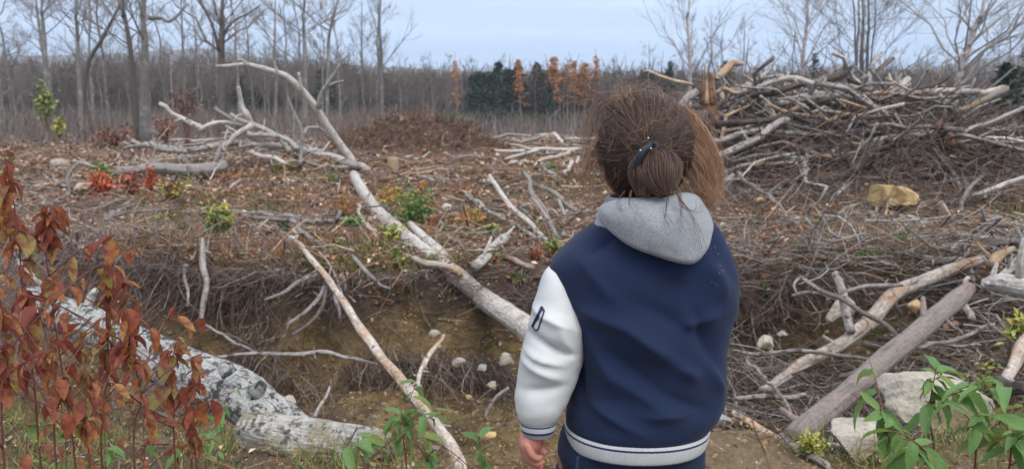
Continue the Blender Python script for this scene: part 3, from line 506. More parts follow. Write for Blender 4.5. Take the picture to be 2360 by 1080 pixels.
# ------------------------------------------------------------------ logs and branches one can point to
_ls = [0]
def log(name, label, pts, wd, dp, mat, cat='branch', group=None, kids=(), lump=.2, s=11, taper=None):
    """pts: traced line; wd: widths; dp: one height above the ground plane, or distances (near end, far end)"""
    _ls[0] += 1; sd_ = _ls[0]; m = len(pts)
    wd = list(np.interp(np.linspace(0, 1, m), np.linspace(0, 1, len(wd)), wd))
    if isinstance(dp, (int, float)): W = [onz(a, b, dp) for a, b in pts]
    else:
        L_ = np.concatenate([[0], np.cumsum([math.dist(pts[i], pts[i+1]) for i in range(m-1)])]); L_ /= L_[-1]
        inv = np.interp(L_, np.linspace(0, 1, len(dp)), [1/q for q in dp]); W = [A(a, b, 1/q) for (a, b), q in zip(pts, inv)]
    for i in range(m):                                                        # never sunk: bring a point forward until it rests on the ground
        w0 = W[i]; d_ = (w0-CAM)/w0[1]; yy = w0[1]; rr_ = wd[i]/2*yy/FPX
        for _ in range(40):
            p = CAM+d_*yy
            if p[2] >= h1(p[0], p[1])+rr_*.35: break
            yy *= .985
        W[i] = CAM+d_*yy
    W = np.array(W); R = np.array([w_/2*depth(p)/FPX for w_, p in zip(wd, W)])
    n = int(np.clip(np.linalg.norm(np.diff(W, axis=0), axis=1).sum()/(R.mean()*1.6), 14, 70)); P = resample(W, n); Rr = np.interp(np.linspace(0, 1, n), np.linspace(0, 1, m), R)
    g = np.random.default_rng(sd_); kk = resample(g.normal(0, .6 if max(wd) < 20 else .25 if max(wd) < 45 else .1, (max(4, n//5), 3)), n); kk[0] = kk[-1] = 0; P += kk*Rr[:, None]
    base = P[0].copy(); V, F, uv = tube(P-base, Rr, s, lump, sd_)
    if len(kids) == 0:
        extra = []                                                             # snapped-off stubs
        for q in range(g.integers(2, 6)):
            i = int(g.integers(2, n-2)); d = g.normal(size=3); t_ = P[i+1]-P[i-1]; t_ /= np.linalg.norm(t_); d -= t_*d.dot(t_)*.6; d /= np.linalg.norm(d)
            l_ = Rr[i]*g.uniform(2, 5); Q = np.array([P[i], P[i]+d*l_*.5+t_*l_*.1, P[i]+d*l_+t_*l_*.3])-base; extra.append(tube(Q, [Rr[i]*.45, Rr[i]*.35, Rr[i]*.22], 5))
        Vs = [V]; Fs = [F]; us = [uv]; b = len(V)
        for v2, f2, u2 in extra: Vs.append(v2); Fs.append(f2+b); us.append(u2); b += len(v2)
        V = np.concatenate(Vs); F = np.concatenate(Fs); uv = np.concatenate(us)
        return link(name, mk(name, V, F, uv=uv, mats=[M[mat]]), None, base, label=label, category=cat, group=group)
    t = thing(name, label, cat, base, group); link('trunk', mk('trunk', V, F, uv=uv, mats=[M[mat]]), t)
    for kp, kw, kd in kids:
        if isinstance(kd, tuple): q = [A(a, b, v) for (a, b), v in zip(kp, np.linspace(kd[0], kd[1], len(kp)))]
        else: q = [onz(a, b, kd) for a, b in kp]
        q = np.array(q); Q = resample(q, 10); r_ = np.interp(np.linspace(0, 1, 10), np.linspace(0, 1, len(kw)), kw)/2*depth(q[0])/FPX
        V, F, uv = tube(Q-base, r_, 7, .12, sd_+5); link('branch', mk('branch', V, F, uv=uv, mats=[M[mat]]), t)
    return t
B = 'fallen_branch'; LG = 'fallen_log'
# left: the leaning dead tree and its heap
log('dead_tree', 'long bleached dead tree leaning up left from the clearing with forked bare tips', [(812, 372), (797, 350), (760, 296), (715, 230), (668, 183), (640, 168), (600, 155), (565, 148), (520, 152), (497, 152)], [20, 19, 18, 16, 14, 12, 11, 9, 7, 4], (17.5, 16.0), 'pale', 'tree',
    kids=[(((735, 250), (738, 225), (748, 205), (760, 185), (775, 165), (783, 148)), [13, 10, 6], (16.8, 16.4)), (((747, 208), (765, 194), (790, 186)), [7, 4], (16.7, 16.4)), (((697, 210), (692, 190), (688, 168)), [9, 6], (16.6, 16.4)), (((568, 148), (556, 138), (548, 140)), [8, 4], (16.1, 16.0)), (((640, 168), (634, 152), (632, 142)), [8, 4], (16.3, 16.2))])
log(LG, 'thick pale log lying from the heap to the foot of the leaning dead tree', [(696, 345), (760, 362), (812, 380), (850, 390)], [18, 22, 20, 14], .12, 'pale', 'log')
log(B, 'leftmost bleached branch pointing up from the grey heap', [(470, 300), (445, 285), (420, 268), (395, 255), (367, 238)], [14, 12, 9], (17, 16.6), 'pale')
log(B, 'short upright bleached branch standing out of the grey heap', [(580, 290), (568, 262), (558, 235), (548, 200)], [16, 12, 9], (17, 16.8), 'pale', kids=[(((566, 262), (548, 268), (538, 280)), [8, 5], (16.9, 16.8))])
log(B, 'slanting grey branch in the upper left of the grey heap', [(495, 248), (530, 275), (560, 300), (600, 330)], [8, 11, 12], (17.2, 17), 'grey')
log(B, 'long bleached branch running down right through the grey heap', [(530, 262), (590, 295), (640, 320), (668, 350)], [9, 13, 13], (16.8, 16.8), 'pale')
log(B, 'bleached branch slanting down left under the upright one of the heap', [(582, 288), (550, 305), (525, 328), (505, 342)], [13, 12, 10], (16.6, 16.4), 'pale')
log(B, 'arched bleached branch joining the leftmost one to the middle of the heap', [(465, 300), (485, 287), (520, 284), (560, 290)], [10, 9, 7], (16.8, 17), 'pale')
log(B, 'long low bleached branch along the foot of the grey heap', [(345, 327), (385, 340), (430, 344), (480, 342), (550, 336), (620, 340), (690, 347)], [11, 13, 14, 15, 14], (16.2, 17.2), 'pale')
log(B, 'bowed bleached branch on the right slope of the grey heap', [(570, 308), (620, 312), (660, 325), (688, 342)], [11, 12, 13], (16.4, 16.4), 'pale')
log(B, 'lowest bleached branch at the right foot of the grey heap', [(575, 352), (620, 362), (660, 377)], [9, 11, 9], (16, 15.6), 'pale')
log(B, 'thin grey branch low on the left foot of the grey heap', [(285, 343), (330, 332), (380, 345), (430, 352)], [8, 10, 10], (16.5, 16), 'grey')
log(B, 'thin forked grey stem standing right of the heap', [(690, 385), (693, 330), (690, 290), (672, 250), (660, 205)], [10, 8, 4], (16.4, 16.8), 'grey', kids=[(((676, 330), (678, 290), (676, 265)), [6, 4], (16.5, 16.6))])
log(B, 'short pale branch beneath the leaning dead tree', [(700, 308), (725, 297), (752, 303)], [9, 8, 6], (17.2, 17.4), 'pale')
log(LG, 'thick brown-grey log with a pale cut end left of centre', [(270, 398), (340, 390), (420, 392), (470, 390), (512, 382)], [18, 22, 30, 32, 30], .2, 'grey', 'log')
log(B, 'pale forked branch standing on the left beyond the red leaves', [(100, 478), (130, 462), (150, 445), (153, 415), (162, 392), (182, 374)], [11, 12, 10, 9], (10.5, 10.8), 'grey', kids=[(((112, 472), (92, 452), (68, 442)), [9, 6], (10.4, 10.6)), (((152, 430), (128, 418), (122, 402)), [8, 5], (10.6, 10.8))])
log(B, 'small pale branch end below the thick brown-grey log', [(352, 428), (368, 438), (386, 450)], [9, 12, 10], .08, 'birch')
log(B, 'grey bent branch on the left slope above the pit', [(238, 522), (252, 498), (280, 480), (306, 462)], [8, 13, 10], .08, 'grey')
log(B, 'thin grey branch making a sharp angle with the bent branch on the left', [(238, 518), (270, 534), (310, 543)], [9, 8, 6], .06, 'grey')
log(B, 'thin horizontal grey branch near the rim left of centre', [(415, 490), (520, 487), (600, 490), (680, 500), (768, 510)], [6, 9, 10, 12, 11], .06, 'grey')
log(B, 'faint horizontal stick on the slope at the far left', [(185, 583), (225, 580), (275, 578)], [8, 9, 7], .05, 'grey')
log(B, 'brown-grey branch slanting over the rim beside the forked pole', [(560, 492), (620, 505), (680, 520), (715, 545), (760, 590), (790, 650), (800, 690)], [8, 11, 12, 10, 7], (8.3, 7.9, 6.8, 6.0), 'brown')
log(B, 'pale curved root hanging over the left end of the pit bank', [(463, 548), (474, 590), (478, 640), (466, 690), (460, 740)], [10, 14, 15, 13, 9], (5.9, 5.5), 'grey')
log(B, 'thin stick running down right from the foot of the hanging curved root', [(462, 740), (500, 765), (545, 790), (592, 812)], [7, 6, 5], (5.5, 5.0), 'grey')
log(B, 'short grey root hanging left of the pale curved root', [(425, 612), (432, 660), (430, 705)], [8, 7, 5], (5.8, 5.5), 'grey')
log(B, 'thin arched grey branch crossing the left of the pit', [(470, 823), (540, 820), (620, 815), (690, 811), (745, 811), (800, 822), (862, 836)], [7, 9, 9, 11, 9, 6], (4.6, 4.5), 'grey')
log('birch_pole', 'long thin birch pole slanting from the pit rim down to the bottom edge', [(685, 558), (720, 598), (755, 640), (790, 685), (815, 725), (845, 770), (880, 822), (920, 865), (960, 918), (1000, 970), (1035, 1020), (1052, 1062), (1062, 1110)], [11, 13, 15, 17, 18, 24, 22, 25, 24, 24, 27, 30, 32], (6.3, 5.35, 4.2, 3.4, 2.75), 'birch', 'pole',
    kids=[(((788, 682), (778, 650), (762, 612), (735, 580)), [9, 7, 5], (5.7, 6.3)), (((880, 820), (868, 800), (862, 786)), [9, 6], (4.9, 4.8)), (((945, 900), (962, 893), (972, 890)), [8, 5], (4.2, 4.2))])
for i, (q, lab) in enumerate([([(756, 650), (735, 690), (700, 722), (660, 748)], 'grey root spreading lowest left below the birch pole\'s upper end'), ([(752, 655), (745, 700), (720, 738), (672, 772)], 'forked grey root hanging under the birch pole\'s upper end'), ([(730, 630), (690, 655), (655, 675), (610, 690)], 'nearly level thin root left of the birch pole\'s upper end'), ([(773, 672), (778, 705), (784, 735)], 'short pale root hanging straight down beside the birch pole'), ([(810, 590), (845, 622), (870, 650), (900, 665)], 'kinked grey branch hanging over the rim right of the birch pole')]):
    log('hanging_root', lab, q, [10, 9, 6], (5.75, 5.45), ('grey', 'brown')[i % 2], 'root')
# the long fallen trunk
log(LG, 'long pale grey fallen trunk slanting from the clearing down into the pit behind the child', [(815, 402), (835, 440), (862, 478), (905, 520), (950, 560), (1000, 598), (1060, 640), (1110, 682), (1160, 722), (1215, 762), (1300, 830)], [20, 27, 27, 33, 40, 42, 42, 48, 52, 58, 66], (13.6, 9.0, 6.9, 5.4, 4.3), 'pale', 'log', s=14, kids=[(((1062, 640), (1020, 590), (980, 550), (945, 515)), [34, 30, 16], (6.1, 7.5)), (((915, 530), (930, 548), (925, 575)), [12, 6], (7.6, 7.3))])
log(B, 'peeled tan branch curving onto the long fallen trunk at the rim', [(785, 583), (850, 590), (910, 588), (950, 590), (990, 608), (1030, 618), (1062, 635)], [7, 11, 11, 14, 17, 16, 14], (6.9, 5.9), 'tan')
log(B, 'pale short crooked branch left of the long fallen trunk', [(826, 472), (834, 505), (852, 525), (868, 548)], [8, 9, 10], .08, 'birch')
log(B, 'long straight grey branch leaning in front of the dirt mound area centre', [(1130, 405), (1162, 455), (1195, 493), (1240, 532), (1288, 562)], [10, 12, 12, 11], (8.6, 7.4), 'pale')
log(B, 'second grey branch leaning parallel just left of the child', [(1203, 392), (1226, 430), (1246, 480), (1272, 520), (1292, 562)], [9, 11, 12, 10], (8.5, 7.3), 'grey', kids=[(((1262, 505), (1240, 470), (1225, 455)), [7, 4], (7.6, 7.9))])
log(B, 'thin dim grey branch behind the two leaning grey branches', [(1062, 440), (1105, 470), (1150, 498), (1215, 535), (1262, 560)], [7, 9, 9, 8], .08, 'grey')
log(B, 'curved dark-grey branch touching the child\'s hair on the left', [(1236, 427), (1280, 445), (1305, 470), (1330, 488)], [9, 11, 9], (9.6, 9.2), 'grey', kids=[(((1282, 448), (1296, 480), (1310, 520)), [8, 6], (9.5, 8.8))])
log(B, 'long pale branch lying across to the child\'s head from the left', [(1142, 346), (1200, 346), (1260, 343), (1340, 343)], [8, 9, 10], .2, 'pale', kids=[(((1225, 345), (1190, 335), (1145, 330)), [8, 5], .25), (((1240, 346), (1205, 355), (1165, 366)), [8, 5], .2)])
log(B, 'pale broken branch low behind the child\'s hair on the left', [(1176, 378), (1225, 374), (1290, 358), (1335, 345)], [11, 10, 8], .14, 'birch')
log(B, 'short grey-white stick crossing below the long pale branch', [(1248, 378), (1260, 392), (1278, 405)], [8, 9, 7], .1, 'pale')
log(B, 'short grey-white stick ending at the child\'s hair', [(1300, 400), (1318, 378), (1335, 362)], [7, 9, 7], .1, 'pale')
log('wood_chunk', 'short pale barkless log chunk beside the white lump near the rim', [(1095, 612), (1128, 582), (1165, 548)], [24, 26, 24], .10, 'pale', 'log')
log(B, 'thin pale stick beside the white lump near the rim', [(1160, 590), (1190, 602), (1228, 615)], [12, 14, 10], .07, 'birch')
log(B, 'small pale stick lying above the green bush', [(962, 403), (980, 408), (1000, 416)], [7, 9, 7], .08, 'pale')
log(B, 'reddish curved stick standing in the pit right of the birch pole', [(1024, 772), (1005, 800), (985, 832), (970, 860), (966, 890)], [8, 11, 14, 11, 10], (5.3, 4.7), 'birch')
log(B, 'small forked grey twig on the pit floor left of the sleeve', [(1118, 962), (1125, 935), (1142, 915), (1172, 893)], [7, 8, 9], (4.2, 4.3), 'grey')
log(B, 'short grey stick beside the lower birch pole', [(965, 965), (1000, 972), (1040, 982)], [8, 9, 6], (3.9, 3.9), 'grey')
log(B, 'thin slanting stick in the left of the pit floor', [(725, 960), (745, 925), (760, 890)], [8, 7, 5], (4.1, 4.4), 'grey')
# the big blotched log in front
def lumpy(name, label, pts, wd, D, mat, seed, group=None, lump=.32):
    W = np.array([A(a, b, d) for (a, b), d in zip(pts, D)]); R = np.array([w_/2*depth(p)/FPX for w_, p in zip(wd, W)]); n = 70
    P = resample(W, n); Rr = np.interp(np.linspace(0, 1, n), np.linspace(0, 1, len(R)), R); base = P[0].copy()
    V, F, uv = tube(P-base, Rr, 28, lump, seed); return link(name, mk(name, V, F, uv=uv, mats=[M[mat]]), None, base, label=label, category='log', group=group)
bl = lumpy(LG, 'thick white birch log with black blotches crossing behind the red leaves', [(70, 686), (130, 715), (200, 745), (270, 772), (340, 808), (420, 850), (500, 888), (560, 922), (620, 962), (690, 1012), (760, 1050)], [60, 82, 86, 82, 88, 98, 110, 120, 116, 100, 60], np.linspace(3.75, 2.95, 11), 'bigbirch', 61)
lumpy('mossy_log', 'lichen-covered yellowish log end continuing right from the blotched birch log', [(560, 985), (620, 1000), (700, 1012), (780, 1018), (850, 1022), (905, 1030)], [80, 108, 112, 96, 82, 58], np.linspace(3.0, 2.85, 6), 'mossy', 67, lump=.4)
for q, w_, lab in (([(530, 862), (520, 848), (512, 836)], [40, 36, 26], 'k1'), ([(585, 905), (598, 892), (606, 884)], [40, 34, 26], 'k2'), ([(300, 780), (292, 772), (286, 766)], [34, 28, 20], 'k3')):
    P = np.array([A(a, b, 3.08) for a, b in q]); V, F, uv = tube(resample(P, 6)-np.array(bl.location), np.interp(np.linspace(0, 1, 6), [0, .5, 1], w_)/2*3.1/FPX, 12, .2, 3)
    link('knot', mk('knot', V, F, uv=uv, mats=[M['bigbirch']]), bl)
log(B, 'short pale broken branch standing behind the blotched log on the left', [(182, 722), (205, 690), (222, 668)], [12, 20, 14], (3.8, 3.8), 'pale')
log(B, 'thin bare branch slanting among the grey brush at the far left', [(40, 600), (80, 640), (140, 690)], [10, 12, 9], (4.4, 4.2), 'grey')
log(B, 'small dark stick on the ground beside the mossy log', [(752, 1078), (790, 1040), (822, 985)], [7, 6, 4], (2.75, 2.8), 'dark')
# right half of the pit
log(LG, 'smooth brown-grey log slanting up right from the sandy mound', [(1828, 1012), (1890, 958), (1960, 900), (2030, 838), (2090, 790), (2150, 735), (2205, 688), (2232, 664)], [54, 53, 52, 50, 48, 46, 43, 32], (3.0, 3.4, 3.9, 4.7), 'smooth', 'log', s=16, lump=.06)
log(LG, 'peeling pinkish birch log crossing the pit above the smooth brown log', [(1752, 898), (1800, 868), (1850, 832), (1910, 806), (1960, 778), (2008, 738), (2040, 700), (2080, 670), (2140, 648), (2200, 622), (2262, 598)], [16, 24, 27, 30, 32, 36, 35, 33, 30, 28, 22], (4.1, 4.6, 5.2, 5.9), 'birch', 'log', s=14)
log('wood_stake', 'short greyish pole standing in front of the beige boulder', [(1925, 630), (1938, 672), (1950, 715), (1962, 765)], [17, 20, 22, 20], (4.9, 4.6), 'grey', 'pole', s=12)
log(B, 'long tan branch lying along the right rim', [(1885, 553), (1940, 563), (2000, 572), (2060, 578), (2110, 580), (2152, 579)], [8, 12, 13, 14, 15, 12], (7.3, 6.7), 'tan', kids=[(((2085, 577), (2045, 582), (2002, 600)), [12, 11, 8], (6.8, 6.7))])
log(B, 'brown stick below the long tan branch on the rim', [(1895, 575), (1930, 588), (1965, 600), (1998, 603)], [9, 12, 12, 9], (6.8, 6.5), 'brown')
log(B, 'grey branch bending down at the right above the birch log', [(2085, 590), (2150, 596), (2200, 602), (2228, 622), (2244, 648)], [12, 16, 17, 15, 10], (6.4, 5.7), 'grey')
log(B, 'curved bleached branch rising right above the birch log', [(2188, 592), (2212, 566), (2245, 553), (2290, 543)], [12, 14, 14, 9], (6.3, 6.6), 'pale')
log(LG, 'weathered grey split log at the right edge above the bleached root', [(2270, 572), (2315, 560), (2360, 553), (2420, 548)], [20, 30, 32, 30], (6.2, 6.0), 'grey', 'log')
log(LG, 'short pale yellow broken log standing right of the birch log', [(2284, 612), (2296, 592), (2312, 578), (2335, 572)], [24, 24, 18, 12], (5.4, 5.7), 'tan', 'log')
log(LG, 'bleached splintered root end jutting in at the right edge', [(2262, 655), (2300, 655), (2345, 664), (2420, 682)], [22, 44, 52, 56], (4.7, 4.4), 'pale', 'log', s=14, lump=.3)
log(B, 'grey branch rising above the bleached root end at the right edge', [(2300, 640), (2330, 620), (2350, 598), (2385, 570)], [14, 20, 20, 18], (4.9, 5.2), 'grey')
log(B, 'small whitish branch hanging between the brown log and the root end', [(2232, 640), (2226, 668), (2222, 695), (2240, 735)], [10, 13, 13, 15], (4.9, 4.6), 'birch')
log(B, 'slanting grey-brown branch crossing in front of the short pole', [(1842, 636), (1880, 655), (1920, 680), (1960, 702), (2000, 728), (2040, 752), (2080, 780)], [8, 11, 12, 12, 11, 9], (4.7, 4.2), 'brown', kids=[(((1845, 638), (1830, 655), (1838, 680)), [7, 5], (4.7, 4.6))])
log(B, 'thin grey branch left of the beige boulder', [(1826, 682), (1860, 676), (1900, 678), (1925, 690)], [8, 9, 9], (4.7, 4.6), 'grey')
log(B, 'bowed grey branch arching over the beige boulder', [(1950, 672), (1985, 664), (2010, 654), (2050, 652), (2080, 658)], [8, 10, 10, 7], (5.0, 5.2), 'grey')
log(B, 'grey branch rising right behind the peeling birch log', [(1985, 752), (2010, 722), (2042, 690), (2075, 665), (2115, 645)], [10, 12, 12, 9], (4.9, 5.3), 'grey')
log(B, 'long thin grey stick lying level across the right pit floor', [(1690, 808), (1760, 814), (1830, 812), (1900, 815), (1965, 822), (2022, 833)], [7, 10, 10, 9, 8], (4.2, 3.9), 'grey')
log(B, 'grey stick lying beneath the level thin stick', [(1695, 918), (1760, 915), (1820, 912), (1858, 908)], [10, 13, 12, 8], (3.7, 3.7), 'grey')
log(B, 'brown stick running down right towards the smooth brown log', [(1722, 828), (1755, 862), (1790, 900), (1825, 955)], [7, 9, 9, 7], (4.2, 3.4), 'brown')
log(B, 'pale branch lying along the top of the sandy mound', [(1690, 950), (1725, 963), (1760, 985), (1790, 1003), (1815, 1012)], [12, 17, 17, 15, 12], (3.35, 3.05), 'birch')
log(B, 'grey forked branch below the foot of the smooth brown log', [(1800, 1000), (1835, 1028), (1870, 1050), (1915, 1085)], [10, 18, 18, 16], (2.95, 2.6), 'grey', kids=[(((1832, 1024), (1860, 1012), (1895, 1008)), [10, 7], (2.9, 2.95))])
log(LG, 'peeling orange-white birch stick end at the right edge', [(2318, 880), (2338, 840), (2358, 800), (2390, 750)], [22, 26, 28, 28], (3.2, 3.6), 'birch', 'log')
log(LG, 'dark round log end at the right edge beside the pale boulder', [(2300, 880), (2330, 890), (2365, 902), (2420, 925)], [30, 32, 34, 36], (2.9, 2.7), 'dark', 'log')
log(B, 'grey stick crossing behind the big pale boulder', [(2030, 810), (2080, 800), (2150, 790), (2230, 770), (2290, 745)], [8, 10, 10, 7], (3.8, 4.2), 'grey')
log(B, 'thin grey stick low right of the smooth brown log', [(2110, 745), (2140, 790), (2200, 800), (2260, 795)], [7, 8, 6], (4.2, 4.0), 'grey')
log(B, 'brown stick fallen across the upper smooth brown log', [(2150, 712), (2190, 740), (2220, 770)], [9, 9, 7], (4.3, 4.1), 'brown')
# the big brush pile, traced pieces
P_ = 'brush pile'
PILE = [
 (B, 'longest orange peeled pole low across the front of the brush pile', [(1650, 402), (1740, 386), (1820, 371), (1900, 362), (1988, 355)], [10, 12, 11, 12], (11.2, 10.9), 'tan'),
 (B, 'pale grey bent branch rising right beside the child\'s head in the brush pile', [(1635, 362), (1690, 345), (1740, 320), (1775, 292), (1818, 278)], [16, 18, 20, 16], (10.9, 11.2), 'pale'),
 (B, 'grey branch above the bent pale one by the child\'s head', [(1605, 326), (1660, 322), (1710, 312), (1760, 292)], [11, 14, 12], (11.0, 11.3), 'grey'),
 (LG, 'long tan pole across the upper face of the brush pile', [(1830, 250), (1900, 240), (1960, 226), (2020, 218), (2085, 214)], [9, 11, 12, 10], (11.8, 12.0), 'tan'),
 (LG, 'long tan pole with a white birch tip on the crest of the brush pile', [(2060, 214), (2150, 210), (2220, 207), (2260, 212), (2320, 204)], [10, 13, 14, 15, 11], (12.2, 12.4), 'birch'),
 (LG, 'grey log lying level in the middle of the brush pile', [(1752, 284), (1820, 288), (1900, 282), (1960, 288), (2010, 292)], [14, 15, 15, 12], (11.3, 11.4), 'grey'),
 (LG, 'second grey log just under the level one in the brush pile', [(1780, 306), (1860, 312), (1930, 308), (2000, 302), (2045, 300)], [11, 15, 15, 13], (11.2, 11.3), 'grey'),
 (LG, 'thick bleached log at the centre right of the brush pile', [(2015, 334), (2050, 322), (2100, 318), (2165, 306)], [30, 30, 26, 22], (11.0, 11.3), 'pale'),
 (LG, 'thick dark log slanting down left under the bleached log', [(2012, 338), (1990, 372), (1960, 395), (1925, 410), (1860, 420)], [28, 26, 22, 16, 10], (10.9, 10.7), 'dark'),
 (LG, 'short broken orange log end sticking out of the brush pile', [(2162, 288), (2178, 308), (2196, 332)], [20, 22, 18], (10.9, 10.7), 'orange'),
 (B, 'brown stick slanting down the right face of the brush pile', [(2148, 342), (2172, 372), (2195, 405), (2214, 442)], [8, 10, 11, 8], (10.8, 10.4), 'brown'),
 (B, 'thin brown level stick above the ochre boulder', [(1990, 408), (2060, 408), (2120, 404), (2180, 402)], [8, 9, 8], (10.5, 10.5), 'brown'),
 (LG, 'bleached arched branch on the crest left of the white birch', [(1745, 202), (1790, 190), (1840, 184), (1866, 190), (1876, 204)], [10, 14, 15, 14], (11.7, 11.6), 'pale'),
 (LG, 'dark bark log under the bleached arch on the crest', [(1730, 222), (1780, 212), (1840, 198), (1880, 190)], [13, 16, 18], (11.8, 11.9), 'dark'),
 (LG, 'dark log with a knobbed root end pointing up at the crest', [(1880, 192), (1910, 182), (1940, 172), (1962, 155)], [18, 19, 20, 12], (12.0, 12.1), 'dark'),
 (LG, 'thick lichen-grey log end right of the crest arch', [(1830, 238), (1870, 230), (1915, 222), (1935, 216)], [24, 28, 26, 20], (11.6, 11.8), 'grey'),
 (LG, 'short bleached log sticking up from the right crest', [(2058, 212), (2075, 198), (2095, 184)], [18, 22, 18], (12.2, 12.4), 'pale'),
 (LG, 'dark curved branch at the foot of the big pale birch', [(2110, 204), (2150, 194), (2180, 180), (2188, 160)], [12, 16, 16, 8], (12.4, 12.6), 'dark'),
 (LG, 'grey log below the right crest', [(2135, 212), (2165, 228), (2200, 250)], [14, 17, 14], (12.0, 11.7), 'grey'),
 (B, 'long thin brown branch sloping down right across the upper right of the pile', [(2000, 290), (2090, 292), (2180, 302), (2270, 326), (2370, 348)], [7, 10, 10, 9], (11.1, 10.6), 'brown'),
 (B, 'thin whitish stick at the right edge of the brush pile', [(2270, 318), (2320, 322), (2375, 330)], [6, 8, 7], (10.9, 10.7), 'pale'),
 (B, 'bleached thin branch at the lower right edge above the rim', [(2240, 452), (2275, 440), (2320, 425), (2375, 408)], [8, 12, 13, 12], (9.8, 9.6), 'pale'),
 (B, 'tan splintered stick low at the right edge', [(2280, 500), (2320, 508), (2375, 518)], [8, 12, 12], (8.6, 8.4), 'tan'),
 (B, 'dark straight stick leaning from the pile towards the child', [(1702, 398), (1740, 428), (1790, 468), (1835, 520), (1870, 555)], [8, 9, 9, 7], (10.2, 7.7), 'brown'),
 (B, 'short orange splinter lying at the foot of the brush pile', [(1842, 443), (1862, 449), (1880, 456)], [7, 11, 8], (10.1, 10.0), 'orange'),
 (B, 'grey-tan crossing stick left on the face of the pile', [(1770, 244), (1810, 262), (1850, 272), (1895, 262)], [8, 12, 10], (11.3, 11.5), 'tan'),
 (B, 'pale stick end low left in the pile by the child\'s hair', [(1655, 432), (1668, 415), (1690, 404)], [12, 16, 10], (10.6, 10.7), 'pale'),
 (B, 'bowed dark-red branch above the orange peeled pole', [(1680, 375), (1740, 358), (1800, 355), (1850, 366)], [7, 8, 7], (11.0, 11.0), 'brown'),
 (B, 'tan stick leaning out left from behind the torn stump', [(1482, 165), (1525, 178), (1560, 188), (1595, 198)], [6, 8, 7], (13.0, 12.6), 'tan'),
 (LG, 'pale broken log leaning down left from the torn stump', [(1608, 210), (1590, 225), (1568, 246), (1555, 262)], [16, 20, 18, 14], (12.2, 12.0), 'grey'),
 (LG, 'peeled tan limb leaning up right from the torn stump', [(1640, 186), (1660, 172), (1685, 156), (1712, 146)], [14, 18, 17, 10], (12.3, 12.4), 'tan'),
 (LG, 'level tan plank-like log right of the torn stump', [(1652, 214), (1680, 213), (1720, 208)], [10, 13, 10], (12.0, 12.0), 'tan'),
 (LG, 'bleached stick slanting up on the left crest', [(1715, 218), (1735, 195), (1760, 175), (1775, 148)], [14, 14, 9, 6], (12.2, 12.4), 'pale'),
 (B, 'thin stick standing up at the far right behind the pile', [(2322, 300), (2320, 265), (2322, 232)], [9, 8, 6], (13.0, 13.0), 'brown'),
 (B, 'forked grey branch below the right end of the pile', [(2225, 500), (2215, 470), (2235, 435), (2262, 405)], [7, 9, 6], (9.4, 9.8), 'grey'),
 (B, 'small bent grey stick left of the ochre boulder', [(1925, 505), (1945, 480), (1985, 470)], [7, 9, 6], (9.0, 9.2), 'grey'),
 (B, 'leaning grey stick close left of the ochre boulder', [(1915, 470), (1930, 445), (1948, 425)], [6, 8, 6], (9.8, 10.0), 'grey'),
 (B, 'thin tan stick in front of the ochre boulder', [(2022, 505), (2040, 490), (2045, 465)], [6, 6, 4], (9.0, 9.1), 'tan'),
 (B, 'pale stick lying in front of the ochre boulder', [(2075, 498), (2095, 500), (2118, 510)], [8, 10, 8], (8.8, 8.6), 'pale'),
]
for nme, lab, pts, wd, dp, mt in PILE: log(nme, lab, pts, wd, dp, mt, 'log' if nme == LG else 'branch', P_+' logs and branches', s=8)
# torn stump at the pile's left end: splintered trunk over a root plate
def stump_torn():
    b = A(1632, 262, 12.2); t = thing('torn_stump', 'upended torn stump of red-orange splintered wood at the left end of the brush pile', 'stump', b); g = np.random.default_rng(4)
    Q = np.array([[0, 0, -.15], [.01, 0, .1], [-.02, 0, .35], [-.03, .02, .52]]); V, F, uv = tube(resample(Q, 24), np.interp(np.linspace(0, 1, 24), [0, .3, 1], [.21, .13, .09]), 20, .55, 3); link('trunk', mk('trunk', V, F, uv=uv, mats=[M['orange']]), t)
    for i in range(12):
        a = i*.53+g.uniform(-.2, .2); o = np.array([math.cos(a)*.075, math.sin(a)*.075, 0]); hh = g.uniform(.50, .80); Q = np.array([o*1.5+[0, 0, .15], o*1.1+[-.02, 0, .40], o+[g.normal(-.03, .03), 0, hh]])
        V, F, uv = tube(resample(Q, 8), np.linspace(.045, .005, 8), 5, .3, i); link('splinter', mk('splinter', V, F, uv=uv, mats=[M[('orange', 'orange', 'tan')[i % 3]]]), t)
    for i in range(26):
        a = g.uniform(0, 6.28); l_ = g.uniform(.25, .75); Q = np.array([[0, 0, 0], [math.cos(a)*l_*.4, math.sin(a)*l_*.4, g.uniform(-.15, .15)], [math.cos(a)*l_*.8, math.sin(a)*l_*.8, g.uniform(-.5, .15)], [math.cos(a)*l_, math.sin(a)*l_, g.uniform(-.9, 0)]])
        V, F, uv = tube(resample(Q, 9), np.linspace(.05, .008, 9), 6, .2, i); link('root', mk('root', V, F, uv=uv, mats=[M[('brown', 'dark', 'grey')[i % 3]]]), t)
stump_torn()
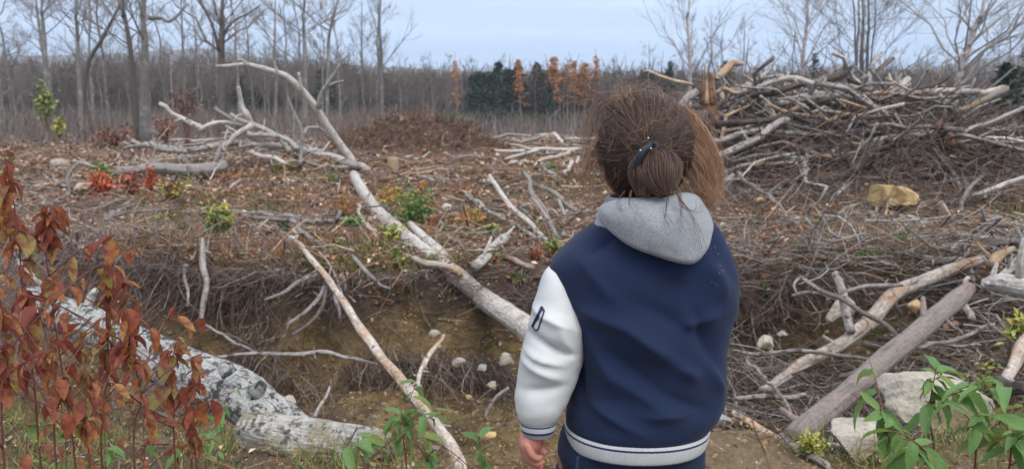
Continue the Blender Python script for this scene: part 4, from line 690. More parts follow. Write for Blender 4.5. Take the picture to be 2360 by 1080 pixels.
# loose pieces that look alike
g = np.random.default_rng(21)
def loose(n, place, lmin, lmax, rmin, rmax, mats, name, label, cat, group, tilt=.2, flat=1.):
    for i in range(n):
        x, y, z = place(); d = g.normal(size=3); d[0] *= flat; d[2] *= tilt; d /= np.linalg.norm(d); l_ = g.uniform(lmin, lmax); r0 = g.uniform(rmin, rmax); k = 7; t = np.linspace(-.5, .5, k)
        P = np.array([x, y, z])+d*(l_*t)[:, None]+g.normal(0, .035, (k, 3))*l_; mt = mats[g.integers(len(mats))]
        V, F, uv = tube(P-P[0], r0*np.linspace(1, g.uniform(.25, .7), k), 7, .15, i); link(name, mk(name, V, F, uv=uv, mats=[M[mt]]), None, P[0], label=label, category=cat, group=group)
def pile_pt():
    while True:
        x, y = g.uniform(2.6, 8.6), g.uniform(10.6, 14.0); e = ((x-5.3)/2.9)**2+((y-12.6)/2.1)**2
        if e < 1: return x, y, h1(x, y)+g.uniform(.05, .52)*math.sqrt(1-e)
loose(200, pile_pt, .7, 2.8, .015, .05, ['grey', 'brown', 'brown', 'grey', 'dark', 'pale', 'tan', 'grey', 'pale'], 'pile_branch', 'one of the many unremarkable sticks tangled inside the big brush pile', 'branch', 'tangled sticks of the brush pile', .6, 1.5)
def clear_pt():
    y = 7.2*(30/7.2)**g.uniform(); x = g.uniform(-.72, .72)*y
    return (x, y, h1(x, y)+.04) if not (x > 2.8 and 9.8 < y < 15) else clear_pt()
loose(170, clear_pt, .4, 1.8, .01, .034, ['grey', 'brown', 'brown', 'pale', 'tan', 'dark'], 'loose_branch', 'loose stick lying flat among the litter of the open clearing', 'branch', 'loose sticks on the clearing', .1)
def pit_pt():
    x = g.uniform(1.3, 4.2); y = g.uniform(3.4, 6.4); return x, y, h1(x, y)+g.uniform(.03, .32)*min(1, (x-1.1))
loose(90, pit_pt, .3, 1.3, .005, .016, ['grey', 'grey', 'brown', 'pale'], 'pit_branch', 'thin grey stick caught in the brush tangle of the pit right of the child', 'branch', 'thin sticks in the right of the pit', .25)
loose(34, lambda: (lambda x, y: (x, y, h1(x, y)+g.uniform(.1, .75)*math.exp(-((x+5.9)/1.5)**2)))(g.uniform(-8.3, -4.0), g.uniform(15.8, 17.6)), .7, 2.6, .012, .032, ['pale', 'pale', 'grey', 'birch'], 'heap_branch', 'thin bleached stick among the many of the grey heap under the leaning dead tree', 'branch', 'thin sticks of the grey heap', .45, 1.6)
def far_pt():
    y = g.uniform(22, 50); x = g.uniform(-.6, .3)*y; return x, y, h1(x, y)+.15
loose(60, far_pt, 1.2, 3.5, .03, .09, ['grey', 'pale', 'brown'], 'far_log', 'pale thin log lying far out near the edge of the wood', 'log', 'logs far out on the clearing', .12, 2)
# ------------------------------------------------------------------ stones and stumps
def stone_mesh(seed, rx, ry, rz, mat, sub=3, rough=.22):
    bm = bmesh.new(); bmesh.ops.create_icosphere(bm, subdivisions=sub, radius=1)
    V = np.array([v.co for v in bm.verts]); q = np.random.default_rng(seed)
    for _ in range(16):
        nrm = q.normal(size=3); nrm /= np.linalg.norm(nrm); c = q.uniform(.36, .82); d = V@nrm; V = V-np.clip(d-c, 0, None)[:, None]*nrm
    V = V*(1+rough*fbm(V[:, 0]*2+seed, V[:, 1]*2+V[:, 2]*1.7, seed, 5)+.12*fbm(V[:, 0]*7+seed, V[:, 1]*7+V[:, 2]*6, seed, 3))[:, None]*np.array([rx, ry, rz])
    for v, c in zip(bm.verts, V): v.co = c
    me = bpy.data.meshes.new('stone'); bm.to_mesh(me); bm.free(); me.polygons.foreach_set('use_smooth', np.zeros(len(me.polygons), bool)); me.materials.append(M[mat]); return me
_lit = lambda: None
def stone(label, px, py, w_, h_, D, mat, seed, name='stone', group=None, cat='stone'):
    c = A(px, py, D); k = depth(c)/FPX; return link(name, stone_mesh(seed, w_*k/2, (w_+h_)*k/4, h_*k/2, mat, 5 if w_ > 80 else 4), None, c, label=label, category=cat, group=group)
stone('ochre yellow boulder half buried at the foot of the brush pile', 2040, 457, 150, 92, 9.6, 'stone_ochre', 1, 'boulder', cat='boulder')
stone('beige rounded boulder behind the short grey pole in the pit', 1946, 718, 98, 96, 5.15, 'stone', 2, 'boulder', cat='boulder')
stone('largest pale boulder behind the green sapling at bottom right', 2165, 925, 300, 190, 3.25, 'stone', 3, 'boulder', cat='boulder')
stone('cream boulder beside the foot of the smooth brown log', 1985, 1015, 220, 120, 2.75, 'stone', 4, 'boulder', cat='boulder')
stone('grey-white rough rock at the child\'s right hip', 1662, 975, 62, 58, 3.15, 'stone_grey', 5)
for i, (a, b, ww, hh, D, mt, lab) in enumerate([(1055, 838, 46, 34, 4.9, 'stone', 'flat pale stone, left of three in the middle of the pit floor'), (1108, 850, 38, 26, 4.8, 'stone_grey', 'grey stone between two pale ones on the pit floor'), (1167, 832, 36, 46, 4.9, 'stone', 'tall rounded pale stone nearest to the sleeve on the pit floor'),
        (1136, 890, 30, 32, 4.5, 'stone', 'small egg-shaped pale stone below the grey stone'), (1122, 1002, 46, 36, 3.9, 'stone_ochre', 'yellowish stone low in front of the pit floor'), (1005, 770, 34, 24, 5.6, 'stone', 'pale stone high on the pit bank above the curved stick'), (1082, 915, 20, 16, 4.5, 'stone_ochre', 'tiny ochre stone left of the egg-shaped one'),
        (1130, 612, 40, 46, 6.6, 'stone_white', 'bright white jagged lump on the rim beside the log chunk'), (1205, 580, 40, 34, 7.0, 'stone_white', 'smaller white lump on the rim next to the child\'s shoulder'), (672, 548, 26, 22, 7.1, 'stone_white', 'pale lump at the top end of the birch pole'), (670, 925, 40, 46, 3.7, 'stone', 'pinkish rock leaning behind the blotched log'),
        (885, 350, 22, 20, 18, 'stone', 'small pale rock in front of the dirt mound'), (1750, 462, 34, 22, 9.8, 'stone_ochre', 'small tan stone at the foot of the pile beside the child\'s hair'), (2290, 640, 28, 20, 4.9, 'stone_white', 'whitish stone among brush at the right'), (1765, 790, 50, 36, 4.6, 'stone', 'pale stone in the brush right of the jacket'), (1800, 770, 34, 26, 4.8, 'stone_grey', 'grey stone beyond the pale one right of the jacket'),
        (2110, 705, 40, 34, 4.9, 'stone_ochre', 'orange-tan stone behind the smooth brown log'), (2195, 752, 60, 30, 4.2, 'orange', 'flat reddish slab of bark right of the smooth brown log'), (345, 1050, 44, 26, 2.9, 'stone_white', 'pale stone at the bottom behind the red leaves'), (560, 1058, 46, 20, 2.9, 'stone_white', 'flat white stone below the blotched log'),
        (545, 960, 42, 34, 3.4, 'stone_ochre', 'yellow-brown stone under the blotched log'), (1870, 1000, 30, 22, 3.3, 'stone_white', 'small white stone at the foot of the smooth brown log'), (195, 430, 70, 40, 11.5, 'stone', 'pale broken stump-like rock left of the red bush')]):
    stone(lab, a, b, ww, hh, D, mt, 20+i)
for i in range(120):
    x = g.uniform(-2.6, 1.3) if i < 70 else g.uniform(1.2, 3.6); y = g.uniform(4.0, 6.1) if i < 95 else g.uniform(2.4, 4); s_ = g.uniform(.012, .04)
    link('pebble', stone_mesh(50+i % 9, s_, s_*.8, s_*.6, ('stone', 'stone_ochre', 'stone_grey', 'stone_white')[i % 4], 2), None, (x, y, h1(x, y)+s_*.1), label='small fist-sized stone lying on the soil of the pit', category='stone', group='small stones of the pit')
for i in range(70):
    x, y, z = clear_pt(); s_ = g.uniform(.03, .085); link('wood_chunk', stone_mesh(80+i % 7, s_*1.6, s_, s_*.7, ('tan', 'pale', 'birch', 'orange')[i % 4], 2, .4), None, (x, y, z), label='pale chunk of broken wood lying on the clearing', category='wood chunk', group='wood chunks on the clearing')
for i, (a, b, ww, hh, lab) in enumerate([(905, 378, 26, 30, 'low pale stump just in front of the dirt mound'), (1180, 470, 22, 22, 'tiny pale stump beside the orange heath'), (690, 372, 22, 34, 'reddish brown stump at the right foot of the grey heap'), (965, 340, 16, 20, 'small grey stump on the right of the dirt mound'), (140, 380, 40, 22, 'low pale stump at the far left of the clearing')]):
    c = onz(a, b+hh/2, .0); k = depth(c)/FPX; P = c+np.array([[0, 0, -.1], [0, 0, hh*k*.4], [.01, 0, hh*k]]); V, F, uv = tube(resample(P, 6)-P[0], np.array([1.3, 1.1, 1, .98, .96, .9])*ww*k/2, 12, .2, i)
    link('tree_stump', mk('tree_stump', V, F, uv=uv, mats=[M[('tan', 'tan', 'orange', 'grey', 'birch')[i]]]), None, P[0], label=lab, category='stump')
# ------------------------------------------------------------------ bushes of the clearing
def bush(label, px, py, w_, h_, D, pal, n=420, name='small_bush', leaf=.022, upright=.3):
    c = A(px, py+h_/2, D); gz = h1(c[0], c[1])
    if D < 8 or c[2] < gz:                                                    # settle it where its foot meets the ground
        dd = D*.82
        while dd < D*1.3:
            p = A(px, py+h_/2, dd)
            if p[2] <= h1(p[0], p[1])+.01: c = p; D = dd; gz = p[2]; break
            dd *= 1.01
    k = depth(c)/FPX; W = w_*k/2; z0 = min(c[2], gz); base = np.array([c[0], c[1], z0]); lo = max(0, c[2]-z0); Ht = h_*k+lo; ulo = max(.35, lo/Ht); n = int(n*1.7); leaf *= 1.2
    t = thing(name, label, 'bush' if name != 'young_tree' else 'tree', base); q = np.random.default_rng(int(px+py)); m = 26
    d = q.normal(0, 1, (m, 3)); d[:, 2] = 0; e = d*W*.45; e[:, 2] = Ht*q.uniform(max(.5, ulo), 1.0, m); s = np.linspace(0, 1, 4); P = e[:, None, :]*s[None, :, None]; P[:, :, :2] += q.normal(0, W*.06, (m, 4, 2))*s[None, :, None]
    V, F, cc = batch(P, np.full((m, 4), .0035)*np.clip(D/9, 1, 3)*np.linspace(1, .5, 4), 4, np.array([[.16, .09, .07]])*q.uniform(.7, 1.4, (m, 1))); link('stems', mk('stems', V, F, cc, mats=[M['litter']]), t)
    i = q.integers(0, m, n); u = q.uniform(ulo, 1.02, n)[:, None]; o = e[i]*u+q.normal(0, .2, (n, 3))*np.array([W, W, h_*k*.5]); s_ = leaf*q.uniform(.6, 1.4, n)[:, None]*min(max(D/9, 1), 3)
    nrm = q.normal(size=(n, 3)); nrm[:, 2] = np.abs(nrm[:, 2])+upright; nrm /= np.linalg.norm(nrm, axis=1, keepdims=True); a = np.cross(nrm, q.normal(size=(n, 3))); a /= np.linalg.norm(a, axis=1, keepdims=True); b = np.cross(nrm, a)
    V = np.stack([o, o+a*s_*.9+b*s_*.45+nrm*s_*.15, o+a*s_*2, o+a*s_*.9-b*s_*.45+nrm*s_*.15], 1).reshape(-1, 3); pal = np.array(pal); c4 = pal[q.integers(0, len(pal), n)]*q.uniform(.7, 1.4, (n, 1))
    f = link('foliage', mk('foliage', V, np.arange(4*n).reshape(-1, 4), np.repeat(c4, 4, axis=0), mats=[M['foliage']], smooth=False), t); f['kind'] = 'stuff'; return t
G1 = [[.10, .19, .045], [.14, .24, .06], [.07, .14, .035]]; O1 = [[.42, .15, .04], [.34, .12, .035], [.40, .24, .06]]; R1 = [[.42, .08, .035], [.33, .05, .03], [.45, .14, .05]]; Y1 = [[.32, .33, .06], [.24, .28, .06], [.40, .32, .07]]; BR = [[.22, .11, .06], [.16, .08, .05], [.28, .17, .09]]
bush('largest green bush with rusty top in the middle of the clearing', 960, 485, 110, 84, 8.6, G1+G1+[[.34, .17, .06]], 700)
bush('rust-brown tips standing above the largest green bush', 968, 440, 50, 50, 9.0, O1+BR, 160)
bush('orange-green low bush right of the largest green bush', 1085, 510, 70, 54, 8.2, O1+G1[:1], 420)
bush('small green tuft right of the low orange bush', 1132, 535, 30, 26, 7.5, G1, 160)
bush('yellow-green upright bush left of the pole\'s top end', 506, 510, 70, 90, 7.4, Y1+G1+[[.34, .18, .05]], 520)
bush('bright red-orange bush left in the clearing', 232, 418, 62, 44, 11.2, R1, 420)
bush('small red bush under the thick brown-grey log', 347, 402, 22, 34, 11.4, R1, 140)
bush('dull red bush between the two bright red ones', 300, 412, 50, 36, 11.3, R1[:2]+BR, 200)
bush('dark green tuft above the red-orange bush', 240, 388, 34, 24, 12.0, G1, 160)
bush('yellow-green weeds below the thick brown-grey log', 395, 428, 60, 40, 10.6, Y1+BR, 260)
bush('orange-brown heath cushion left of the fallen trunk', 790, 462, 90, 32, 9.2, O1+BR, 420, leaf=.014)
bush('ochre heath cushion above the fallen trunk', 900, 440, 80, 26, 10.2, O1+Y1[:1], 320, leaf=.014)
bush('bright green tuft left of the fallen trunk', 812, 512, 42, 28, 8.2, G1, 220)
bush('small green tuft by the top end of the birch pole', 655, 522, 26, 18, 8.0, G1, 100)
bush('yellow leaves sprouting beside the fallen trunk', 910, 540, 40, 50, 7.4, Y1, 120)
bush('lime green sprig hanging on the rim below the tan branch', 922, 605, 30, 34, 6.5, Y1+G1, 70)
bush('red-brown bush behind the grey heap', 428, 228, 70, 50, 24, [[.15, .07, .055], [.12, .055, .045]], 130)
bush('young tree with yellow-green leaves at the far left', 105, 216, 50, 50, 33, [[.22, .25, .07], [.17, .21, .06]], 230, 'young_tree', .03)
bush('small yellow-green sapling below the young tree', 136, 282, 24, 28, 32, Y1, 110, 'young_tree', .03)
bush('green bush in front of the far treeline', 1052, 285, 60, 40, 62, G1, 260, leaf=.03)
bush('bright green clump growing on the bank right of the jacket', 1788, 662, 62, 34, 5.9, G1, 260, leaf=.018)
bush('green clump on the rim right of the jacket', 1855, 582, 48, 30, 6.9, G1, 200, leaf=.018)
bush('left green tuft behind the long tan branch', 1985, 552, 60, 22, 7.6, G1, 200, leaf=.016)
bush('right green tuft behind the long tan branch', 2080, 548, 50, 26, 7.7, G1, 180, leaf=.016)
bush('yellow-green moss tuft beside the cream boulder', 1868, 1028, 54, 50, 2.7, Y1, 420, leaf=.009)
bush('greenish weeds at the bottom right behind the saplings', 2290, 870, 90, 60, 3.4, Y1+BR+G1, 260, leaf=.014)
bush('yellow leaves at the right edge above the dark log end', 2345, 740, 40, 36, 4.0, Y1, 70, leaf=.02)
bush('low green weeds on the rim next to the child\'s sleeve', 1195, 640, 60, 24, 6.3, G1+BR, 160, leaf=.018)
bush('yellow-green weeds by the child\'s left shoulder', 1275, 570, 44, 40, 7.0, Y1+G1, 200, leaf=.018)
bush('reddish scrub left of the broad grey trunk', 262, 305, 90, 40, 26, [[.17, .085, .06], [.22, .10, .06]], 240, leaf=.02)
bush('reddish scrub below the red-brown bush', 382, 285, 60, 30, 27, [[.17, .085, .06], [.22, .10, .06]], 150, leaf=.02)
_b0 = bush
for i in range(46):
    right = i > 33; px = r.uniform(1720, 2330) if right else r.uniform(330, 1330); py = r.uniform(520, 600) if right else 640-260*r.uniform(.08, 1)**.8; pal = (O1+BR, G1, R1[:2]+O1, Y1+G1, BR+O1)[i % 5]
    gy = 1.3/math.tan(PITCH+math.atan((py-540)/FPX)); t_ = bush(('rust-orange', 'green', 'reddish', 'yellow-green', 'brown')[i % 5]+' low tuft of heath growing among the litter of the clearing', px, py, r.uniform(22, 70), r.uniform(12, 26), gy, pal, int(r.uniform(90, 220)), 'heath_tuft', .013)
    t_['group'] = 'low heath tufts on the clearing'
# ------------------------------------------------------------------ leafy plants close by, every leaf an object
def leafmat(name, stops, rough=.45):
    m, t, b = newmat(name); oi = nn(t, 'ShaderNodeObjectInfo'); rp = nn(t, 'ShaderNodeValToRGB'); e = rp.color_ramp; e.elements[0].color = (*stops[0], 1); e.elements[1].color = (*stops[-1], 1); e.elements[0].position = 0; e.elements[1].position = 1
    for i, s in enumerate(stops[1:-1]): q = e.elements.new((i+1)/(len(stops)-1)); q.color = (*s, 1)
    t.links.new(oi.outputs['Random'], rp.inputs[0]); co = nn(t, 'ShaderNodeTexCoord').outputs['Object']
    c = mixc(t, rng_(t, tex(t, co, 3, detail=4), .4, .65), rp.outputs[0], stops[len(stops)//2]); c = mixc(t, rng_(t, tex(t, co, 22, detail=3), .58, .68, 0, .6), c, (.09, .045, .02))
    t.links.new(c, b.inputs['Base Color']); b.inputs['Roughness'].default_value = rough; b.inputs['Specular IOR Level'].default_value = .35
    tr = nn(t, 'ShaderNodeBsdfTranslucent'); t.links.new(c, tr.inputs[0]); ms = nn(t, 'ShaderNodeMixShader'); ms.inputs[0].default_value = .42
    o = t.nodes['Material Output']; t.links.new(b.outputs[0], ms.inputs[1]); t.links.new(tr.outputs[0], ms.inputs[2]); t.links.new(ms.outputs[0], o.inputs[0])
    bump(t, b, tex(t, co, 1, (3, 24, 1)), .3, .02); return m
M['redleaf'] = leafmat('rust_leaf', [(.30, .07, .04), (.38, .12, .045), (.46, .20, .06), (.28, .075, .045), (.20, .05, .04), (.48, .26, .07), (.36, .09, .045), (.34, .26, .07), (.20, .20, .06)])
M['greenleaf'] = leafmat('green_leaf', [(.13, .25, .07), (.18, .31, .08), (.15, .28, .09), (.26, .34, .08), (.30, .20, .07)], .35)
M['stem'] = plain('red_stem', (.16, .045, .035), .6, 20, .4)
def leafmesh(seed, mat, asp=.44):
    q = np.random.default_rng(seed); n = 8; t = np.linspace(0, 1, n); wd = np.sin(math.pi*t**.75)**.8*asp/2; wd[-1] = .004; wd[0] = .006; dr = q.uniform(.3, .7); cur = q.uniform(-.12, .12)
    xs = t-.08*dr*t**2; zs = -dr*.5*t**2; V = []
    for i in range(n):
        for s in (-1, -.5, 0, .5, 1): V.append((xs[i], cur*math.sin(t[i]*3)+s*wd[i], zs[i]+abs(s)*wd[i]*.45+.02*math.sin(i*2.3+s*3)*abs(s)))
    i = np.arange(n-1)[:, None]; j = np.arange(4); F = np.stack([i*5+j, i*5+j+1, (i+1)*5+j+1, (i+1)*5+j], -1).reshape(-1, 4)
    return mk('leaf', np.array(V), F, mats=[mat])
RL = [leafmesh(i, M['redleaf']) for i in range(6)]; GL = [leafmesh(10+i, M['greenleaf'], .36) for i in range(5)]
def plant(label, pxs, D, n, size, lv, name, r0=.004, t0=.12, whorl=False, seed=1, droop=.9, cat='plant', group=None, side=3):
    q = np.random.default_rng(seed); W = [A(a, b, D) for a, b in pxs]; x0, y0 = W[0][0], W[0][1]; base = np.array([x0, y0, h1(x0, y0)]); P = resample([base*0]+[w_-base for w_ in W], 26)
    t = thing(name, label, cat, base, group); V, F, uv = tube(P, np.linspace(r0, r0*.35, 26), 7, .05, seed); link('stem', mk('stem', V, F, uv=uv, mats=[M['stem']]), t)
    Ls = [(P, t0)]
    for k in range(side):
        i = int(q.integers(9, 21)); a = q.uniform(0, 6.28); l_ = q.uniform(.10, .22); S = resample([P[i], P[i]+np.array([math.cos(a)*l_*.5, math.sin(a)*l_*.5, l_*.4]), P[i]+np.array([math.cos(a)*l_, math.sin(a)*l_, l_*.6])], 10)
        V, F, uv = tube(S, np.linspace(r0*.6, r0*.25, 10), 5); link('twig', mk('twig', V, F, uv=uv, mats=[M['stem']]), t); Ls.append((S, .1))
    for k in range(n):
        S, lo = Ls[0] if k < n*(.62 if side else 1) else Ls[1+k % side]; u = (lo+(1-lo)*q.uniform()**(.55 if whorl else .9)); f = u*(len(S)-1); i = min(int(f), len(S)-2); o = S[i]+(S[i+1]-S[i])*(f-i)
        az = k*2.4+q.normal(0, .4); el = q.normal(-.35*droop-.15, .35)+(.5 if whorl and u > .9 else 0); sc = size*q.uniform(.45, 1.35)
        ob = link('leaf', lv[int(q.integers(len(lv)))], t, o+np.array([math.cos(az), math.sin(az), 0])*r0); ob.rotation_euler = (q.normal(0, .35), -el, az); ob.scale = (sc, sc*q.uniform(.65, 1.25), sc*q.uniform(.6, 1.7))
    return t
SH = 'rust_leaved_sapling'; gr = 'rust-leaved saplings in the left foreground'
for i, (pxs, D, n, lab) in enumerate([([(95, 1080), (80, 900), (55, 720), (40, 520), (5, 330)], 1.25, 66, 'tallest rust-leaved sapling, rising beside the left edge'), ([(175, 1080), (150, 900), (120, 700), (105, 560), (118, 470)], 1.35, 58, 'rust-leaved sapling whose tip shows against the far brush, second from left'),
        ([(235, 1080), (250, 850), (245, 720), (262, 590)], 1.3, 50, 'sapling with the orange two-leaf tip in front of the blotched log'), ([(310, 1080), (325, 920), (300, 800), (290, 660)], 1.25, 46, 'rust-leaved sapling with long drooping leaves over the middle of the blotched log'),
        ([(405, 1080), (400, 940), (395, 850), (410, 770)], 1.5, 34, 'rust-leaved sapling right before the end of the red thicket'), ([(10, 1080), (15, 820), (-10, 620)], 1.1, 46, 'rust-leaved sapling cut off by the left edge'), ([(130, 1080), (130, 880), (85, 700)], 1.15, 50, 'low dense rust-leaved sapling in front of the left thicket'), ([(455, 1090), (440, 980), (452, 830)], 1.6, 30, 'rightmost rust-leaved sapling over the pit edge'), ([(210, 1100), (200, 960), (200, 850)], 1.15, 40, 'shortest rust-leaved sapling at the bottom of the thicket')]):
    plant(lab, pxs, D, int(n*1.2), .037*D/1.2, RL, SH, .0022, .50, seed=30+i, group=gr, droop=2.0, side=5)
for i, (px, py, D) in enumerate([(60, 960, 1.75), (150, 985, 1.9), (240, 950, 1.8), (330, 960, 1.9), (420, 1000, 2.0), (500, 1010, 2.1)]):
    plant(_ord[i]+' from the left of six low green and rust saplings below the red thicket', [(px+q_, 1300-q_*0) for q_ in (10,)]+[(px+5, (py+1300)/2), (px, py)], D, 34, .05, GL+RL[:3], 'mixed_sapling', .0022, .45, seed=90+i, group='low mixed saplings', droop=1.2, side=4)
gg = 'green saplings in the foreground'
for i, (pxs, D, n, sz, lab) in enumerate([([(2152, 1080), (2142, 950), (2158, 845)], 1.75, 40, .076, 'tall green sapling with drooping leaves in front of the big pale boulder'), ([(2060, 1090), (2045, 1000), (2030, 940)], 1.7, 26, .068, 'green sapling left of the tall one at bottom right'), ([(2245, 1090), (2250, 1010), (2255, 955)], 1.65, 26, .068, 'green sapling right of the tall one at bottom right'), ([(2325, 1090), (2330, 1030), (2340, 990)], 1.6, 20, .08, 'green sapling cut off in the bottom right corner'), ([(2150, 1110), (2120, 1050), (2100, 1020)], 1.5, 18, .08, 'lowest green sapling at the bottom right'),
        ([(938, 1095), (930, 1010), (925, 945)], 2.0, 26, .072, 'green sapling at the bottom beside the lower birch pole'), ([(850, 1100), (845, 1050), (835, 1005)], 1.9, 18, .062, 'green sapling in front of the mossy log end'), ([(1110, 1110), (1108, 1050), (1105, 1005)], 2.1, 12, .065, 'small green sapling between the birch pole and the child\'s hand'), ([(440, 1100), (450, 1030), (470, 950)], 1.9, 16, .06, 'pale green sapling under the blotched log behind the red leaves'), ([(985, 1110), (985, 1060), (975, 1025)], 2.0, 12, .06, 'low green sapling crossing in front of the lower birch pole')]):
    plant(lab, pxs, D, n, sz, GL, 'green_sapling', .003, .55, True, 50+i, 1.1, group=gg, side=2)
# thin grass and weeds at our feet
N = 16000; x = RNG.uniform(-2.6, 2.6, N); y = RNG.uniform(1.2, 3.6, N); k = ((x < -.15)|(x > 1.15)) & (H(x, y) > -.3) & (fbm(x*2.2, y*2.2, 66) > -.10); x = x[k]; y = y[k]; N = len(x); d = RNG.normal(0, .5, (N, 3)); d[:, 2] = 1
add(sticks(N, x, y, H(x, y), d, RNG.uniform(.03, .16, N), RNG.uniform(.0012, .003, N), pick([[.14, .19, .05], [.24, .24, .08], [.30, .20, .09], [.10, .14, .04]], N), k=3, bend=.15, seed=33))
flush('grass', 'short mixed green and straw weeds on the near ground', 'grass', 'foliage')
# overhead wire behind the pile
P = np.array([A(1985, 48, 34)+[0, 0, 0], A(2060, 44, 36), A(2140, 42, 38), A(2420, 30, 45)]); V, F, uv = tube(resample(P, 16), np.full(16, .012), 5)
link('overhead_wire', mk('overhead_wire', V, F, uv=uv, mats=[M['dark']]), label='thin dark wire crossing the sky right of the close grey stems', category='wire')
# ------------------------------------------------------------------ the child
def cloth(name, c, c2, rough=.9, sheen=.3, wv=500, bs=.4, noise=14, amt=.5):
    m, t, b = newmat(name); co = nn(t, 'ShaderNodeTexCoord').outputs['Object']; n = tex(t, co, wv, detail=2)
    a = mixc(t, rng_(t, n, .3, .7), c, c2); a = mixc(t, rng_(t, tex(t, co, noise, detail=5), .45, .75, 0, amt), a, tuple(x*.8 for x in c2))
    t.links.new(a, b.inputs['Base Color']); b.inputs['Roughness'].default_value = rough; b.inputs['Sheen Weight'].default_value = sheen; b.inputs['Sheen Roughness'].default_value = .5; b.inputs['Specular IOR Level'].default_value = .2
    bump(t, b, n, bs, .001); return m
M['navy'] = cloth('navy_wool', (.0095, .017, .045), (.0125, .0215, .056), sheen=.05)
M['heather'] = cloth('grey_heather_jersey', (.31, .315, .325), (.18, .185, .195), sheen=.2, wv=420, bs=.3, noise=160)
M['rib_white'] = cloth('white_rib', (.50, .50, .49), (.38, .385, .39), sheen=.1)
M['rib_grey'] = cloth('grey_rib', (.26, .265, .27), (.18, .19, .20), sheen=.1)
M['rib_navy'] = cloth('navy_rib', (.015, .022, .06), (.02, .03, .075), sheen=.1)
M['trouser'] = cloth('navy_tracksuit_cloth', (.014, .022, .052), (.011, .017, .042), sheen=.05)
m, t, b = newmat('white_leatherette'); co = nn(t, 'ShaderNodeTexCoord').outputs['Object']
t.links.new(mixc(t, rng_(t, tex(t, co, 7, detail=4), .4, .7), (.52, .52, .505), (.44, .44, .43)), b.inputs['Base Color']); b.inputs['Roughness'].default_value = .5; b.inputs['Specular IOR Level'].default_value = .4; bump(t, b, tex(t, co, 260, detail=3), .06, .001); M['sleeve'] = m
m, t, b = newmat('skin'); co = nn(t, 'ShaderNodeTexCoord').outputs['Object']; t.links.new(mixc(t, rng_(t, tex(t, co, 22, detail=4), .35, .7), (.46, .21, .155), (.38, .14, .10)), b.inputs['Base Color']); b.inputs['Roughness'].default_value = .5; b.inputs['Subsurface Weight'].default_value = .15; b.inputs['Subsurface Radius'].default_value = (.01, .004, .002); b.inputs['Subsurface Scale'].default_value = .5; M['skin'] = m
M['rubber'] = plain('black_elastic', (.012, .014, .02), .6, 60, .3); M['shoe'] = plain('dark_shoe', (.05, .05, .06), .6, 30, .3); M['bead'] = plain('glitter_bead', (.8, .8, .8), .15, 30, .1)
M['eye'] = plain('eye_white', (.75, .74, .72), .2, 30, .05); M['iris'] = plain('dark_iris', (.04, .02, .01), .2, 30, .1); M['lip'] = plain('lip_skin', (.45, .14, .11), .5, 30, .2)
M['patch'] = plain('patch_navy', (.018, .03, .085), .8, 60, .3)
def loft(rows, nr, seg=64, n_exp=2.0, cap=(False, False)):
    rows = np.array(rows, float); Q = resample(rows, nr); a = np.arange(seg)*2*math.pi/seg; ca, sa = np.cos(a), np.sin(a); e = 2/n_exp
    cx = np.sign(ca)*np.abs(ca)**e; sy = np.sign(sa)*np.abs(sa)**e
    V = np.stack([Q[:, 0:1]+Q[:, 3:4]*cx, Q[:, 1:2]+Q[:, 4:5]*sy, Q[:, 2:3]+0*cx+Q[:, 5:6]*cx], -1); i = np.arange(nr-1)[:, None]; j = np.arange(seg); j2 = (j+1) % seg
    F = np.stack([i*seg+j, (i+1)*seg+j, (i+1)*seg+j2, i*seg+j2], -1); return V, F.reshape(-1, 4)
def rowpx(py, l, r_, Yc, hd, dpr=0): a = A(l, py, Yc); c = A(r_, py+dpr, Yc); return [(a[0]+c[0])/2, Yc, (a[2]+c[2])/2, (c[0]-a[0])/2, hd, (c[2]-a[2])/2]
YB = 1.46
feet = thing('person', 'child seen from behind in a navy varsity jacket with white sleeves and messy tied hair', 'person', (0, 0, 0))
# body: tapered limbs, hand and head joined into one skin
BP = []
def cap_(pts, rad, s=14, n=None):
    P = resample(np.array(pts, float), n or max(6, 4*len(pts))); R = np.interp(np.linspace(0, 1, len(P)), np.linspace(0, 1, len(rad)), rad)
    t0 = (P[0]-P[1])/np.linalg.norm(P[0]-P[1]); t1 = (P[-1]-P[-2])/np.linalg.norm(P[-1]-P[-2]); ang = np.linspace(0, math.pi/2, 5)[1:]
    pre = [P[0]+t0*R[0]*math.sin(a) for a in ang[::-1]]; pr = [R[0]*max(math.cos(a), .05) for a in ang[::-1]]; po = [P[-1]+t1*R[-1]*math.sin(a) for a in ang]; pq = [R[-1]*max(math.cos(a), .05) for a in ang]
    V, F, _ = tube(np.vstack([pre, P, po]), np.concatenate([pr, R, pq]), s); BP.append((V, F))
def ell(c, ax, rad):                                # ellipsoid with axes
    u = np.linspace(0, math.pi, 18); v = np.arange(25)*2*math.pi/24; S = np.stack([np.sin(u)[:, None]*np.cos(v), np.sin(u)[:, None]*np.sin(v), np.cos(u)[:, None]+0*v], -1).reshape(-1, 3)
    V = np.array(c)+(S*np.array(rad))@np.array(ax); i = np.arange(17)[:, None]; j = np.arange(24); BP.append((V, np.stack([i*25+j, (i+1)*25+j, (i+1)*25+j+1, i*25+j+1], -1).reshape(-1, 4)))
I3 = np.eye(3); HC = A(1484, 338, 1.485); fd = np.array([-.28, .95, -.12]); fd /= np.linalg.norm(fd); sd2 = np.cross(fd, [0, 0, 1.]); sd2 /= np.linalg.norm(sd2); ud = np.cross(sd2, fd); HX = np.array([sd2, fd, ud])
ell(HC+ud*.008, HX, (.080, .093, .092)); ell(HC+fd*.035-ud*.052, HX, (.060, .058, .062)); ell(HC+fd*.098-ud*.030, HX, (.011, .016, .017)); ell(HC+fd*.07-ud*.095, HX, (.022, .02, .018))
